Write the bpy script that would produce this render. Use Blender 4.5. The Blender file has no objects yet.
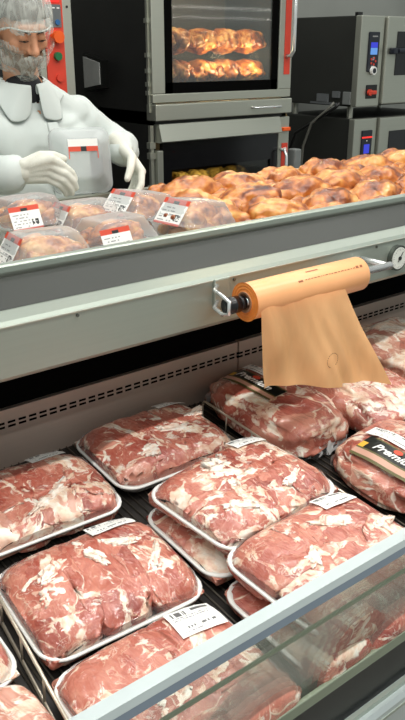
import bpy, bmesh, math, random
from mathutils import Vector, Matrix, Euler, noise
from mathutils.bvhtree import BVHTree
PI = math.pi
V = Vector
sc = bpy.context.scene
COL = sc.collection
random.seed(7)

# ------------------------------------------------------------------ camera
cam_d = bpy.data.cameras.new('camera')
cam_d.sensor_fit = 'VERTICAL'; cam_d.sensor_height = 36; cam_d.lens = 38.4
cam_d.clip_start = .02
cam = bpy.data.objects.new('camera', cam_d); COL.objects.link(cam)
_right = V((.783, -.622, 0)).normalized()
_fwd = V((.577, .725, -.376)).normalized()
_up = _right.cross(_fwd).normalized()
_right = _fwd.cross(_up).normalized()
cam.matrix_world = Matrix(((_right.x, _up.x, -_fwd.x, 0), (_right.y, _up.y, -_fwd.y, 0), (_right.z, _up.z, -_fwd.z, 1.65), (0, 0, 0, 1)))
sc.camera = cam

# ------------------------------------------------------------------ materials
def srgb(r, g, b):
    def f(c):
        c /= 255.
        return c / 12.92 if c <= .04045 else ((c + .055) / 1.055) ** 2.4
    return (f(r), f(g), f(b), 1)

class NT:
    def __init__(s, name):
        s.m = bpy.data.materials.new(name); s.m.use_nodes = True
        s.t = s.m.node_tree; s.t.nodes.clear()
        s.out = s.n('ShaderNodeOutputMaterial')
    def n(s, typ, ins=None, **kw):
        nd = s.t.nodes.new(typ)
        for k, v in kw.items(): setattr(nd, k, v)
        for k, v in (ins or {}).items():
            if isinstance(v, bpy.types.NodeSocket): s.t.links.new(v, nd.inputs[k])
            else: nd.inputs[k].default_value = v
        return nd
    def surf(s, sock): s.t.links.new(sock, s.out.inputs['Surface'])
    def ramp(s, fac, stops, interp='LINEAR'):
        r = s.n('ShaderNodeValToRGB', {'Fac': fac}); r.color_ramp.interpolation = interp
        el = r.color_ramp.elements
        while len(el) > 1: el.remove(el[-1])
        el[0].position, el[0].color = stops[0]
        for p, c in stops[1:]:
            e = el.new(p); e.color = c
        return r.outputs['Color']
    def math(s, op, a, b=0., c=0., clamp=False):
        nd = s.n('ShaderNodeMath', {0: a, 1: b, 2: c}, operation=op); nd.use_clamp = clamp
        return nd.outputs[0]
    def mixc(s, fac, a, b, blend='MIX'):
        nd = s.n('ShaderNodeMix', data_type='RGBA', blend_type=blend)
        for k, v in ((0, fac), (6, a), (7, b)):
            if isinstance(v, bpy.types.NodeSocket): s.t.links.new(v, nd.inputs[k])
            else: nd.inputs[k].default_value = v
        return nd.outputs[2]
    def coords(s, rnd=True, scale=1.):
        tc = s.n('ShaderNodeTexCoord').outputs['Object']
        if not rnd: return tc
        oi = s.n('ShaderNodeObjectInfo').outputs['Random']
        k = s.math('MULTIPLY', oi, 37.)
        cmb = s.n('ShaderNodeCombineXYZ', {0: k, 1: s.math('MULTIPLY', oi, -53.), 2: s.math('MULTIPLY', oi, 19.)}).outputs[0]
        return s.n('ShaderNodeVectorMath', {0: tc, 1: cmb}, operation='ADD').outputs[0]
    def noise(s, vec, scale, detail=2., dist=0., rough=.5):
        return s.n('ShaderNodeTexNoise', {'Vector': vec, 'Scale': scale, 'Detail': detail, 'Distortion': dist, 'Roughness': rough})

def simple(name, col, rough=.5, metal=0., bump=0., bscale=60., emit=None, estr=0., var=.06, coat=0., spec=.5):
    t = NT(name)
    co = t.coords()
    nz = t.noise(co, bscale, 3)
    dark = tuple(c * (1 - var * 2) for c in col[:3]) + (1,)
    lite = tuple(min(1, c * (1 + var)) for c in col[:3]) + (1,)
    c = t.ramp(t.noise(co, bscale * .25, 3).outputs['Fac'], [(.3, dark), (.7, lite)])
    b = t.n('ShaderNodeBsdfPrincipled', {'Base Color': c, 'Roughness': rough, 'Metallic': metal, 'Coat Weight': coat, 'Specular IOR Level': spec})
    if bump:
        bp = t.n('ShaderNodeBump', {'Height': nz.outputs['Fac'], 'Strength': bump, 'Distance': .003})
        t.t.links.new(bp.outputs[0], b.inputs['Normal'])
    if emit:
        b.inputs['Emission Color'].default_value = emit; b.inputs['Emission Strength'].default_value = estr
    t.surf(b.outputs[0]); return t.m

def brushed(name, col, rough=.32, axis=0, metal=1.):
    t = NT(name); co = t.coords(False)
    sca = [220., 220., 220.]; sca[axis] = 2.5
    mp = t.n('ShaderNodeMapping', {'Vector': co, 'Scale': sca}).outputs[0]
    nz = t.noise(mp, 1., 3)
    sm = t.noise(co, 3., 3)
    c = t.mixc(t.math('MULTIPLY', nz.outputs['Fac'], .35), col, tuple(x * .78 for x in col[:3]) + (1,))
    r = t.math('ADD', t.math('MULTIPLY', sm.outputs['Fac'], .16), rough - .08)
    bp = t.n('ShaderNodeBump', {'Height': nz.outputs['Fac'], 'Strength': .05, 'Distance': .001})
    b = t.n('ShaderNodeBsdfPrincipled', {'Base Color': c, 'Roughness': r, 'Metallic': metal, 'Normal': bp.outputs[0]})
    t.surf(b.outputs[0]); return t.m

def clear(name, tint, fac, rough=.08, bump=0., bscale=20., diffuse=.0):
    """thin clear sheet: see-through with reflections and a little milky haze"""
    t = NT(name)
    co = t.coords()
    tr = t.n('ShaderNodeBsdfTransparent', {'Color': tint})
    gl = t.n('ShaderNodeBsdfPrincipled', {'Base Color': (.85, .87, .87, 1), 'Roughness': rough, 'Specular IOR Level': .6})
    lw = t.n('ShaderNodeLayerWeight', {'Blend': .25})
    if bump:
        bp = t.n('ShaderNodeBump', {'Height': t.noise(co, bscale, 2, 1.).outputs['Fac'], 'Strength': bump, 'Distance': .004})
        t.t.links.new(bp.outputs[0], gl.inputs['Normal']); t.t.links.new(bp.outputs[0], lw.inputs['Normal'])
    f = t.math('ADD', t.math('MULTIPLY', lw.outputs['Fresnel'], .7), fac, clamp=True)
    mx = t.n('ShaderNodeMixShader', {0: f, 1: tr.outputs[0], 2: gl.outputs[0]})
    t.surf(mx.outputs[0]); return t.m

def glass(name, tint, refl=.06, rough=.02, haze=0.):
    t = NT(name)
    tr = t.n('ShaderNodeBsdfTransparent', {'Color': tint})
    gl = t.n('ShaderNodeBsdfGlossy', {'Color': (.95, .97, .96, 1), 'Roughness': rough})
    lw = t.n('ShaderNodeLayerWeight', {'Blend': .15})
    f = t.math('ADD', t.math('MULTIPLY', lw.outputs['Fresnel'], .8), refl, clamp=True)
    mx = t.n('ShaderNodeMixShader', {0: f, 1: tr.outputs[0], 2: gl.outputs[0]})
    o = mx.outputs[0]
    if haze:
        df = t.n('ShaderNodeBsdfDiffuse', {'Color': (.8, .84, .8, 1)})
        o = t.n('ShaderNodeMixShader', {0: haze, 1: o, 2: df.outputs[0]}).outputs[0]
    t.surf(o); return t.m

def meat(name, fat_amt=0., pale=0., size=1.):
    t = NT(name)
    co = t.coords()
    co = t.n('ShaderNodeMapping', {'Vector': co, 'Scale': (1 / size,) * 3}).outputs[0]
    wn = t.noise(co, 12., 4)
    off = t.n('ShaderNodeVectorMath', {0: wn.outputs['Color'], 1: (.5, .5, .5)}, operation='SUBTRACT').outputs[0]
    off = t.n('ShaderNodeVectorMath', {0: off, 'Scale': .075}, operation='SCALE').outputs[0]
    w = t.n('ShaderNodeVectorMath', {0: co, 1: off}, operation='ADD').outputs[0]
    # lean: muscles of different redness
    mus = t.n('ShaderNodeTexVoronoi', {'Vector': w, 'Scale': 17.})
    musv = t.n('ShaderNodeSeparateColor', {0: mus.outputs['Color']}).outputs[0]
    tone = t.math('ADD', t.math('MULTIPLY', musv, .26), t.math('ADD', t.math('MULTIPLY', t.noise(w, 14., 3).outputs['Fac'], .6), t.math('MULTIPLY', t.noise(w, 60., 4).outputs['Fac'], .22)))
    p = pale
    def L(r, g, b): return srgb(r + 14 * p, g + 40 * p, b + 38 * p)
    lean = t.ramp(tone, [(.30, L(138, 54, 43)), (.45, L(168, 80, 64)), (.60, L(193, 113, 93)), (.80, L(218, 156, 134))])
    # grain of the muscle
    gm = t.n('ShaderNodeMapping', {'Vector': w, 'Scale': (1., .2, 1.), 'Rotation': (.2, .3, .5)}).outputs[0]
    grain = t.noise(gm, 150., 3).outputs['Fac']
    lean = t.mixc(t.math('MULTIPLY', t.math('SUBTRACT', grain, .48, clamp=True), 1.5, clamp=True), lean, srgb(224, 160, 140))
    fatc = t.ramp(t.noise(w, 55., 4).outputs['Fac'], [(.3, srgb(216, 166, 140)), (.46, srgb(238, 210, 184)), (.62, srgb(250, 242, 228))])
    # white sheets between muscles
    ed = t.n('ShaderNodeTexVoronoi', {'Vector': w, 'Scale': 17.}, feature='DISTANCE_TO_EDGE').outputs['Distance']
    seam_w = t.math('MULTIPLY', t.math('SUBTRACT', t.noise(co, 15., 3).outputs['Fac'], .50), .40 + .25 * fat_amt)
    seam = t.math('MULTIPLY', t.math('SUBTRACT', seam_w, ed), 30., clamp=True)
    # long ragged streaks of fat
    s1 = t.n('ShaderNodeMapping', {'Vector': w, 'Scale': (1., .38, 1.), 'Rotation': (.1, .2, .6)}).outputs[0]
    st1 = t.math('MULTIPLY', t.math('SUBTRACT', t.noise(s1, 24., 5, .5, .6).outputs['Fac'], .585 - .035 * fat_amt), 26., clamp=True)
    s2 = t.n('ShaderNodeMapping', {'Vector': w, 'Scale': (.4, 1., 1.), 'Rotation': (.3, .1, .35), 'Location': (3.1, 1.7, .4)}).outputs[0]
    st2 = t.math('MULTIPLY', t.math('SUBTRACT', t.noise(s2, 30., 5, .4, .62).outputs['Fac'], .60 - .03 * fat_amt), 26., clamp=True)
    # fine marbling
    mv = t.noise(w, 40., 3, 1.).outputs['Fac']
    ridge = t.math('SUBTRACT', 1., t.math('MULTIPLY', t.math('ABSOLUTE', t.math('SUBTRACT', mv, .5)), 40.), clamp=True)
    ridge = t.math('MULTIPLY', ridge, t.math('MULTIPLY', t.math('SUBTRACT', t.noise(co, 13., 2).outputs['Fac'], .47), 6., clamp=True))
    # broad fat patches
    pat = t.math('MULTIPLY', t.math('SUBTRACT', t.noise(w, 12., 5, .7, .6).outputs['Fac'], .615 - .05 * fat_amt), 26., clamp=True)
    fm = t.math('MAXIMUM', t.math('MAXIMUM', t.math('MULTIPLY', seam, .9), t.math('MULTIPLY', ridge, .55)), t.math('MAXIMUM', pat, t.math('MAXIMUM', t.math('MULTIPLY', st1, .9), t.math('MULTIPLY', st2, .8))))
    colr = t.mixc(fm, lean, fatc)
    bsum = t.math('ADD', t.math('MULTIPLY', grain, .12), t.math('MULTIPLY', fm, .5))
    bp = t.n('ShaderNodeBump', {'Height': bsum, 'Strength': .35, 'Distance': .004})
    # the tight film over the meat: a clear wrinkled gloss
    wm = t.n('ShaderNodeMapping', {'Vector': co, 'Scale': (1., .35, 1.), 'Rotation': (0., 0., .7)}).outputs[0]
    wr1 = t.noise(wm, 26., 3, 1.6).outputs['Fac']
    wr = t.math('ABSOLUTE', t.math('SUBTRACT', wr1, .5))
    cb = t.n('ShaderNodeBump', {'Height': wr, 'Strength': 1., 'Distance': .022})
    b = t.n('ShaderNodeBsdfPrincipled', {'Base Color': colr, 'Roughness': .5, 'Normal': bp.outputs[0], 'Subsurface Weight': .10,
        'Subsurface Radius': (.012, .004, .003), 'Subsurface Scale': .6, 'Coat Weight': 1., 'Coat Roughness': .12, 'Coat Normal': cb.outputs[0], 'Coat IOR': 1.6})
    t.surf(b.outputs[0]); return t.m

def chicken_mat(name, dark=0.):
    t = NT(name); co = t.coords()
    n1 = t.noise(t.n('ShaderNodeMapping', {'Vector': co, 'Scale': (.7, 1.5, 1.)}).outputs[0], 14., 3, .8).outputs['Fac']
    n2 = t.noise(co, 45., 4).outputs['Fac']
    f = t.math('ADD', t.math('MULTIPLY', n1, .75), t.math('MULTIPLY', n2, .28))
    c = t.ramp(f, [(.33, srgb(64, 26, 10)), (.43, srgb(132, 64, 24)), (.52, srgb(190, 112, 48)), (.60, srgb(218, 154, 80)), (.72, srgb(236, 198, 134))])
    bp = t.n('ShaderNodeBump', {'Height': n2, 'Strength': .5, 'Distance': .006})
    b = t.n('ShaderNodeBsdfPrincipled', {'Base Color': c, 'Roughness': .32, 'Normal': bp.outputs[0], 'Coat Weight': .4, 'Coat Roughness': .15})
    t.surf(b.outputs[0]); return t.m

def net_mat(name, alpha, scale=70.):
    t = NT(name); co = t.coords(False)
    mp = t.n('ShaderNodeMapping', {'Vector': co, 'Rotation': (.2, .3, .2), 'Scale': (1., 1., .25)}).outputs[0]
    n1 = t.noise(mp, scale, 3, .6).outputs['Fac']
    fold = t.math('SUBTRACT', 1., t.math('MULTIPLY', t.math('ABSOLUTE', t.math('SUBTRACT', n1, .5)), 14.), clamp=True)
    a = t.math('ADD', t.math('MULTIPLY', fold, .20), t.math('ADD', alpha, t.math('MULTIPLY', t.math('SUBTRACT', t.noise(co, 30., 2).outputs['Fac'], .5), .22)), clamp=True)
    tr = t.n('ShaderNodeBsdfTransparent')
    df = t.n('ShaderNodeBsdfPrincipled', {'Base Color': srgb(222, 226, 218), 'Roughness': .8})
    mx = t.n('ShaderNodeMixShader', {0: a, 1: tr.outputs[0], 2: df.outputs[0]})
    t.surf(mx.outputs[0]); return t.m

def bag_mat(name, col, transp, transl):
    t = NT(name); co = t.coords(False)
    nz = t.noise(t.n('ShaderNodeMapping', {'Vector': co, 'Scale': (1., 1., .35)}).outputs[0], 22., 3, 1.).outputs['Fac']
    c = t.ramp(nz, [(.3, tuple(x * .9 for x in col[:3]) + (1,)), (.7, col)])
    bp = t.n('ShaderNodeBump', {'Height': nz, 'Strength': .3, 'Distance': .01})
    b = t.n('ShaderNodeBsdfPrincipled', {'Base Color': c, 'Roughness': .38, 'Normal': bp.outputs[0]})
    tl = t.n('ShaderNodeBsdfTranslucent', {'Color': c})
    m1 = t.n('ShaderNodeMixShader', {0: transl, 1: b.outputs[0], 2: tl.outputs[0]})
    tr = t.n('ShaderNodeBsdfTransparent', {'Color': tuple(min(1, x * 1.25) for x in col[:3]) + (1,)})
    m2 = t.n('ShaderNodeMixShader', {0: transp, 1: m1.outputs[0], 2: tr.outputs[0]})
    t.surf(m2.outputs[0]); return t.m

def tile_mat(name, c1, c2, size):
    t = NT(name); co = t.coords(False)
    br = t.n('ShaderNodeTexBrick', {'Vector': co, 'Color1': c1, 'Color2': tuple(x * .95 for x in c1[:3]) + (1,), 'Mortar': c2, 'Scale': 1., 'Mortar Size': .004, 'Brick Width': size, 'Row Height': size}, offset=0.)
    b = t.n('ShaderNodeBsdfPrincipled', {'Base Color': br.outputs['Color'], 'Roughness': .4})
    t.surf(b.outputs[0]); return t.m

M = {}
M['steel'] = brushed('brushed_steel', srgb(168, 177, 167), .42, metal=.6)
M['steel_soft'] = brushed('satin_steel', srgb(190, 192, 180), .45, metal=.85)
M['steel_vent'] = brushed('warm_brushed_steel', srgb(196, 178, 166), .45, metal=.5)
M['steel_dark'] = brushed('dark_steel', srgb(44, 45, 43), .36, metal=.75)
M['chrome'] = simple('chrome', srgb(232, 234, 234), .2, .72)
M['wire'] = simple('plated_wire', srgb(200, 190, 172), .3, .5)
M['alu'] = simple('painted_aluminium', srgb(186, 196, 196), .3, .35, var=.02)
M['rail_shade_grey'] = simple('shaded_rail_grey', srgb(112, 124, 136), .4, var=.02)  # shade on the rail's lower face, painted as a blue-grey tone
M['edge'] = simple('glass_edge', srgb(126, 136, 116), .25, var=.03)
M['black'] = simple('black_enamel', srgb(17, 17, 17), .42)
M['blackmatt'] = simple('matt_black', srgb(5, 5, 5), .9, spec=.05)
M['blackglossy'] = simple('black_plastic', srgb(18, 18, 20), .2)
M['ovenside'] = simple('dark_oven_panel', srgb(30, 30, 29), .5, bump=.05, var=.15, bscale=14)
M['combiside'] = simple('charcoal_panel', srgb(40, 41, 38), .5, var=.08, bscale=10)
M['deck'] = simple('dark_deck', srgb(34, 30, 27), .55, .2)
M['rod'] = simple('dark_rod', srgb(96, 90, 82), .35, .8)
M['foam'] = simple('white_foam', srgb(236, 236, 232), .55, bump=.03, var=.01, bscale=300)
M['meat'] = meat('pork_lean', 0.)
M['meatfat'] = meat('pork_marbled', 1.)
M['meatpale'] = meat('pork_pale', 1.5, .8, 1.3)
t_ = NT('pork_fat'); co_f = t_.coords(); nf = t_.noise(co_f, 40., 5, 1.2, .6).outputs['Fac']
cf = t_.ramp(nf, [(.34, srgb(206, 138, 116)), (.44, srgb(238, 212, 192)), (.6, srgb(250, 244, 234))])
bf = t_.n('ShaderNodeBump', {'Height': nf, 'Strength': .5, 'Distance': .004})
bb = t_.n('ShaderNodeBsdfPrincipled', {'Base Color': cf, 'Roughness': .45, 'Normal': bf.outputs[0], 'Coat Weight': .8, 'Coat Roughness': .12})
t_.surf(bb.outputs[0]); M['fat'] = t_.m
M['meatbag'] = meat('pork_bagged', .6, .12, 1.35)
M['chicken'] = chicken_mat('roast_chicken_skin')
M['rawchicken'] = simple('pale_chicken_skin', srgb(214, 178, 96), .4, bump=.3, var=.1, bscale=30)
M['clear'] = clear('clear_plastic', (.95, .96, .96, 1), .20, .12, .25, 25.)
M['clearheld'] = clear('milky_clear_plastic', (.86, .89, .88, 1), .30, .2, .2, 25.)
M['film'] = clear('plastic_film', (1, 1, 1, 1), .02, .08, .8, 40.)
M['white'] = simple('label_white', srgb(238, 238, 234), .5, var=.01)
M['red'] = simple('label_red', srgb(214, 78, 54), .45, var=.02)
M['ink'] = simple('label_ink', srgb(36, 36, 38), .5)
M['inkgrey'] = simple('label_print_grey', srgb(104, 104, 104), .5)
M['grey'] = simple('label_grey', srgb(150, 150, 150), .5)
M['yellow'] = simple('label_yellow', srgb(226, 178, 60), .5)
M['olive'] = simple('label_olive', srgb(96, 92, 52), .5)
M['tan'] = simple('label_tan', srgb(206, 160, 140), .4)
M['labelblack'] = simple('label_black', srgb(24, 25, 22), .3)
M['orange'] = bag_mat('orange_film', srgb(255, 200, 142), .08, .35)
M['orangeroll'] = simple('orange_film_roll', srgb(248, 180, 124), .33, bump=.1, var=.04, bscale=40)
M['orangeend'] = simple('orange_film_edges', srgb(238, 142, 58), .5, bump=.6, var=.08, bscale=160)
M['card'] = simple('cardboard', srgb(176, 130, 98), .8)
M['print'] = simple('brown_print', srgb(150, 86, 50), .5)
M['coat'] = simple('white_cotton', srgb(198, 205, 201), .85, bump=.12, var=.015, bscale=25)
M['glove'] = simple('knit_glove', srgb(214, 214, 202), .8, bump=.3, var=.02, bscale=240)
M['cuff'] = simple('cream_knit', srgb(222, 214, 188), .85, bump=.4, bscale=300)
M['skin'] = simple('skin', srgb(204, 146, 112), .5, var=.05, bscale=40)
M['lip'] = simple('lip', srgb(176, 104, 88), .5)
M['hair'] = simple('dark_hair', srgb(58, 46, 38), .6, bump=.6, bscale=150, var=.2)
M['beard'] = simple('stubble', srgb(120, 90, 66), .8, bump=.5, bscale=220, var=.2)
M['eye'] = simple('eye_white', srgb(220, 214, 206), .2)
M['iris'] = simple('iris', srgb(60, 46, 36), .2)
M['net'] = net_mat('white_net', .30, 40.)
M['netbeard'] = net_mat('white_beard_net', .22, 34.)
M['shirt'] = simple('black_cloth', srgb(22, 22, 26), .8)
M['trouser'] = simple('dark_trouser', srgb(40, 42, 48), .85)
M['redpanel'] = simple('red_panel', srgb(214, 66, 46), .4, var=.04)
M['orangebtn'] = simple('orange_button', srgb(240, 96, 30), .35)
M['greenbtn'] = simple('green_button', srgb(30, 110, 66), .35)
M['bluebtn'] = simple('blue_button', srgb(40, 96, 150), .4)
M['panelgrey'] = simple('panel_grey', srgb(104, 108, 110), .45)
M['panelblue'] = simple('panel_navy', srgb(26, 30, 40), .3)
M['led'] = simple('red_led', srgb(40, 5, 5), .3, emit=srgb(255, 50, 40), estr=1.2)
M['screen'] = simple('blue_screen', srgb(10, 20, 60), .2, emit=srgb(110, 170, 245), estr=.8)
M['screendk'] = simple('deep_blue_screen', srgb(10, 10, 60), .2, emit=srgb(60, 70, 225), estr=.8)
M['ovenglass'] = glass('oven_glass', (.74, .76, .74, 1), .07, .035, .03)
M['darkglass'] = glass('dark_oven_glass', (.5, .5, .47, 1), .04, .05)
M['caseglass'] = glass('case_glass', (.94, .96, .94, 1), .02, .02, .05)
M['brass'] = simple('brass_pipe', srgb(130, 108, 70), .4, .8)
M['cable'] = simple('grey_cable', srgb(112, 112, 104), .5)
M['boxgrey'] = simple('grey_box', srgb(120, 124, 122), .5)
M['inside'] = simple('oven_inside', srgb(70, 62, 50), .5, .3)
M['wall'] = simple('grey_wall', srgb(150, 152, 146), .6, bscale=8)
M['floor'] = tile_mat('floor_tile', srgb(150, 146, 138), srgb(100, 98, 92), .3)
M['dialwhite'] = simple('dial_white', srgb(226, 230, 222), .35)
M['dialrim2'] = simple('light_grey_metal', srgb(176, 178, 174), .45)
M['apron'] = simple('charcoal_apron', srgb(56, 58, 55), .5, bscale=6, var=.08, spec=.25)
M['dialrim'] = simple('dial_rim', srgb(120, 124, 120), .25, .9)

# ------------------------------------------------------------------ building helpers
def wloc(o):
    v = V((0, 0, 0))
    while o is not None:
        v += o.location; o = o.parent
    return v

def link(name, me, parent=None):
    o = bpy.data.objects.new(name, me); COL.objects.link(o)
    if parent: o.parent = parent
    return o

def thing(name, label, cat, loc=(0, 0, 0), rot=(0, 0, 0), group=None):
    o = bpy.data.objects.new(name, None); COL.objects.link(o)
    o.empty_display_size = .05
    o.location = loc; o.rotation_euler = rot
    o['label'] = label; o['category'] = cat
    if group: o['group'] = group
    return o

def tag(o, label, cat, group=None):
    o['label'] = label; o['category'] = cat
    if group: o['group'] = group
    return o

def copy_tree(o, parent=None):
    c = o.copy(); COL.objects.link(c); c.parent = parent
    for ch in list(o.children): copy_tree(ch, c)
    return c

class MB:
    def __init__(s): s.bm = bmesh.new(); s.mi = 0
    def _set(s, n0):
        s.bm.faces.ensure_lookup_table()
        for i in range(n0, len(s.bm.faces)): s.bm.faces[i].material_index = s.mi
    def box(s, x0, x1, y0, y1, z0, z1, bev=0., seg=2):
        n0 = len(s.bm.faces)
        b2 = bmesh.new()
        bmesh.ops.create_cube(b2, size=1, matrix=Matrix.Translation(((x0 + x1) / 2, (y0 + y1) / 2, (z0 + z1) / 2)) @ Matrix.Diagonal((x1 - x0, y1 - y0, z1 - z0, 1)))
        if bev: bmesh.ops.bevel(b2, geom=b2.edges[:], offset=bev, segments=seg, affect='EDGES', profile=.5)
        s.join(b2); s._set(n0); return s
    def join(s, b2, mat=None):
        if mat is not None: b2.transform(mat)
        me = bpy.data.meshes.new('tmp'); b2.to_mesh(me); b2.free(); s.bm.from_mesh(me); bpy.data.meshes.remove(me)
    def prism(s, poly, axis, a, b):
        """poly of 2D points extruded along axis; axis 'x': poly is (y, z); 'y': (x, z); 'z': (x, y)"""
        n0 = len(s.bm.faces)
        def P(p, t):
            return {'x': (t, p[0], p[1]), 'y': (p[0], t, p[1]), 'z': (p[0], p[1], t)}[axis]
        A = [s.bm.verts.new(P(p, a)) for p in poly]; B = [s.bm.verts.new(P(p, b)) for p in poly]
        n = len(poly)
        fs = [s.bm.faces.new(A[::-1]), s.bm.faces.new(B)]
        for i in range(n): fs.append(s.bm.faces.new((A[i], A[(i + 1) % n], B[(i + 1) % n], B[i])))
        bmesh.ops.recalc_face_normals(s.bm, faces=fs)
        s._set(n0); return s
    def cyl(s, p, q, r, seg=16, r2=None):
        n0 = len(s.bm.faces)
        p, q = V(p), V(q); d = q - p
        mat = Matrix.Translation((p + q) / 2) @ d.to_track_quat('Z', 'Y').to_matrix().to_4x4()
        bmesh.ops.create_cone(s.bm, cap_ends=True, segments=seg, radius1=r, radius2=r if r2 is None else r2, depth=d.length, matrix=mat)
        s._set(n0); return s
    def ell(s, c, r, rot=(0, 0, 0), sub=3):
        n0 = len(s.bm.faces)
        mat = Matrix.Translation(c) @ Euler(rot).to_matrix().to_4x4() @ Matrix.Diagonal((r[0], r[1], r[2], 1))
        bmesh.ops.create_icosphere(s.bm, subdivisions=sub, radius=1, matrix=mat)
        s._set(n0); return s
    def cap(s, p, q, r1, r2=None, sub=3):
        r2 = r1 if r2 is None else r2
        s.ell(p, (r1,) * 3, sub=sub); s.ell(q, (r2,) * 3, sub=sub); s.cyl(p, q, r1, 20, r2); return s
    def chain(s, pts, rs):
        for i in range(len(pts) - 1): s.cap(pts[i], pts[i + 1], rs[i], rs[i + 1])
        return s
    def tube(s, pts, r, seg=8, closed=False):
        n0 = len(s.bm.faces)
        pts = [V(p) for p in pts]; n = len(pts); rings = []
        nrm = None
        for i, p in enumerate(pts):
            a = pts[i - 1] if (i or closed) else p; b = pts[(i + 1) % n] if (i < n - 1 or closed) else p
            tg = (b - a).normalized()
            if nrm is None:
                nrm = tg.orthogonal().normalized()
            nrm = (nrm - tg * nrm.dot(tg)).normalized(); bn = tg.cross(nrm)
            rings.append([s.bm.verts.new(p + (nrm * math.cos(k * 2 * PI / seg) + bn * math.sin(k * 2 * PI / seg)) * r) for k in range(seg)])
        for i in range(n if closed else n - 1):
            A, B = rings[i], rings[(i + 1) % n]
            for k in range(seg): s.bm.faces.new((A[k], A[(k + 1) % seg], B[(k + 1) % seg], B[k]))
        if not closed:
            s.bm.faces.new(rings[0][::-1]); s.bm.faces.new(rings[-1])
        s._set(n0); return s
    def loft(s, loops, closed=True, cap0=False, cap1=False):
        n0 = len(s.bm.faces)
        R = [[s.bm.verts.new(p) for p in l] for l in loops]
        n = len(R[0])
        for i in range(len(R) - 1):
            for k in range(n if closed else n - 1):
                s.bm.faces.new((R[i][k], R[i][(k + 1) % n], R[i + 1][(k + 1) % n], R[i + 1][k]))
        if cap0: s.bm.faces.new(R[0][::-1])
        if cap1: s.bm.faces.new(R[-1])
        s._set(n0); return s
    def quad(s, a, b, c, d):
        n0 = len(s.bm.faces)
        s.bm.faces.new([s.bm.verts.new(p) for p in (a, b, c, d)]); s._set(n0); return s
    def noise(s, amp, scale, seed=0, oct=2):
        s.bm.normal_update()
        o = V((seed * 3.1, seed * -1.7, seed * 2.3))
        for v in s.bm.verts:
            v.co += v.normal * (noise.fractal(v.co * scale + o, .6, 2., oct) * amp)
        return s
    def mesh(s, name, mats, smooth=True):
        me = bpy.data.meshes.new(name); s.bm.to_mesh(me); s.bm.free()
        for m in (mats if isinstance(mats, (list, tuple)) else [mats]): me.materials.append(m)
        if smooth: me.shade_smooth()
        return me
    def obj(s, name, mats, parent=None, smooth=False, auto=None):
        if parent is not None: s.bm.transform(Matrix.Translation(-wloc(parent)))
        return link(name, s.mesh(name, mats, smooth), parent)
    def fuse(s, voxel, smooth=6, fac=.5):
        """one continuous skin out of overlapping shapes"""
        me = bpy.data.meshes.new('tmp'); s.bm.to_mesh(me); s.bm.free()
        o = bpy.data.objects.new('tmp', me); COL.objects.link(o)
        md = o.modifiers.new('r', 'REMESH'); md.mode = 'VOXEL'; md.voxel_size = voxel
        if smooth:
            m2 = o.modifiers.new('s', 'SMOOTH'); m2.iterations = smooth; m2.factor = fac
        dg = bpy.context.evaluated_depsgraph_get(); dg.update()
        r = bpy.data.meshes.new_from_object(o.evaluated_get(dg))
        bpy.data.objects.remove(o); bpy.data.meshes.remove(me)
        s.bm = bmesh.new(); s.bm.from_mesh(r); bpy.data.meshes.remove(r)
        return s

def rrect(w, d, r, z, n=6):
    pts = []
    for cx, cy, a0 in ((w / 2 - r, d / 2 - r, 0), (-w / 2 + r, d / 2 - r, PI / 2), (-w / 2 + r, -d / 2 + r, PI), (w / 2 - r, -d / 2 + r, 1.5 * PI)):
        for k in range(n + 1):
            a = a0 + k / n * PI / 2
            pts.append((cx + r * math.cos(a), cy + r * math.sin(a), z))
    return pts

def text_bm(body, size, shear=0., bold=0.):
    cu = bpy.data.curves.new('txt', 'FONT'); cu.body = body; cu.size = size; cu.shear = shear
    cu.align_x = 'CENTER'; cu.align_y = 'CENTER'; cu.offset = bold
    o = bpy.data.objects.new('txt', cu); COL.objects.link(o)
    dg = bpy.context.evaluated_depsgraph_get(); dg.update()
    me = bpy.data.meshes.new_from_object(o.evaluated_get(dg))
    b = bmesh.new(); b.from_mesh(me)
    bpy.data.objects.remove(o); bpy.data.curves.remove(cu); bpy.data.meshes.remove(me)
    return b

def struct(o):
    o['kind'] = 'structure'; return o

# ------------------------------------------------------------------ the room
struct(MB().box(-3, 8, -3, 4.7, -.1, 0).obj('floor', M['floor']))
struct(MB().box(-3, 8, 4.6, 4.7, 0, 3.2).obj('wall_back', M['wall']))

# ------------------------------------------------------------------ refrigerated case
TILT = math.radians(5)
X0, X1 = -.6, 3.3
def dk(x, s, h=0.):
    """point on the sloping deck: x along the case, s up the slope, h above it"""
    return V((x, .65 + s * math.cos(TILT) - h * math.sin(TILT), .79 + s * math.sin(TILT) + h * math.cos(TILT)))
case = thing('meat_case', 'long open refrigerated meat case with steel fascia, slotted back and clear front', 'display case', (1.3, .95, 0))
a, b = dk(0, -.10), dk(0, .69)
MB().prism([(a.y, a.z - .02), (b.y, b.z - .02), (b.y, b.z), (a.y, a.z)], 'x', X0, X1).obj('deck', M['deck'], case)
g = MB()
x = X0 + .02
while x < X1:
    p, q = dk(x, -.096, .002), dk(x, .685, .002)
    g.cyl(p, q, .0016, 6); x += .016
g.obj('deck_grille', M['rod'], case)
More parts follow.
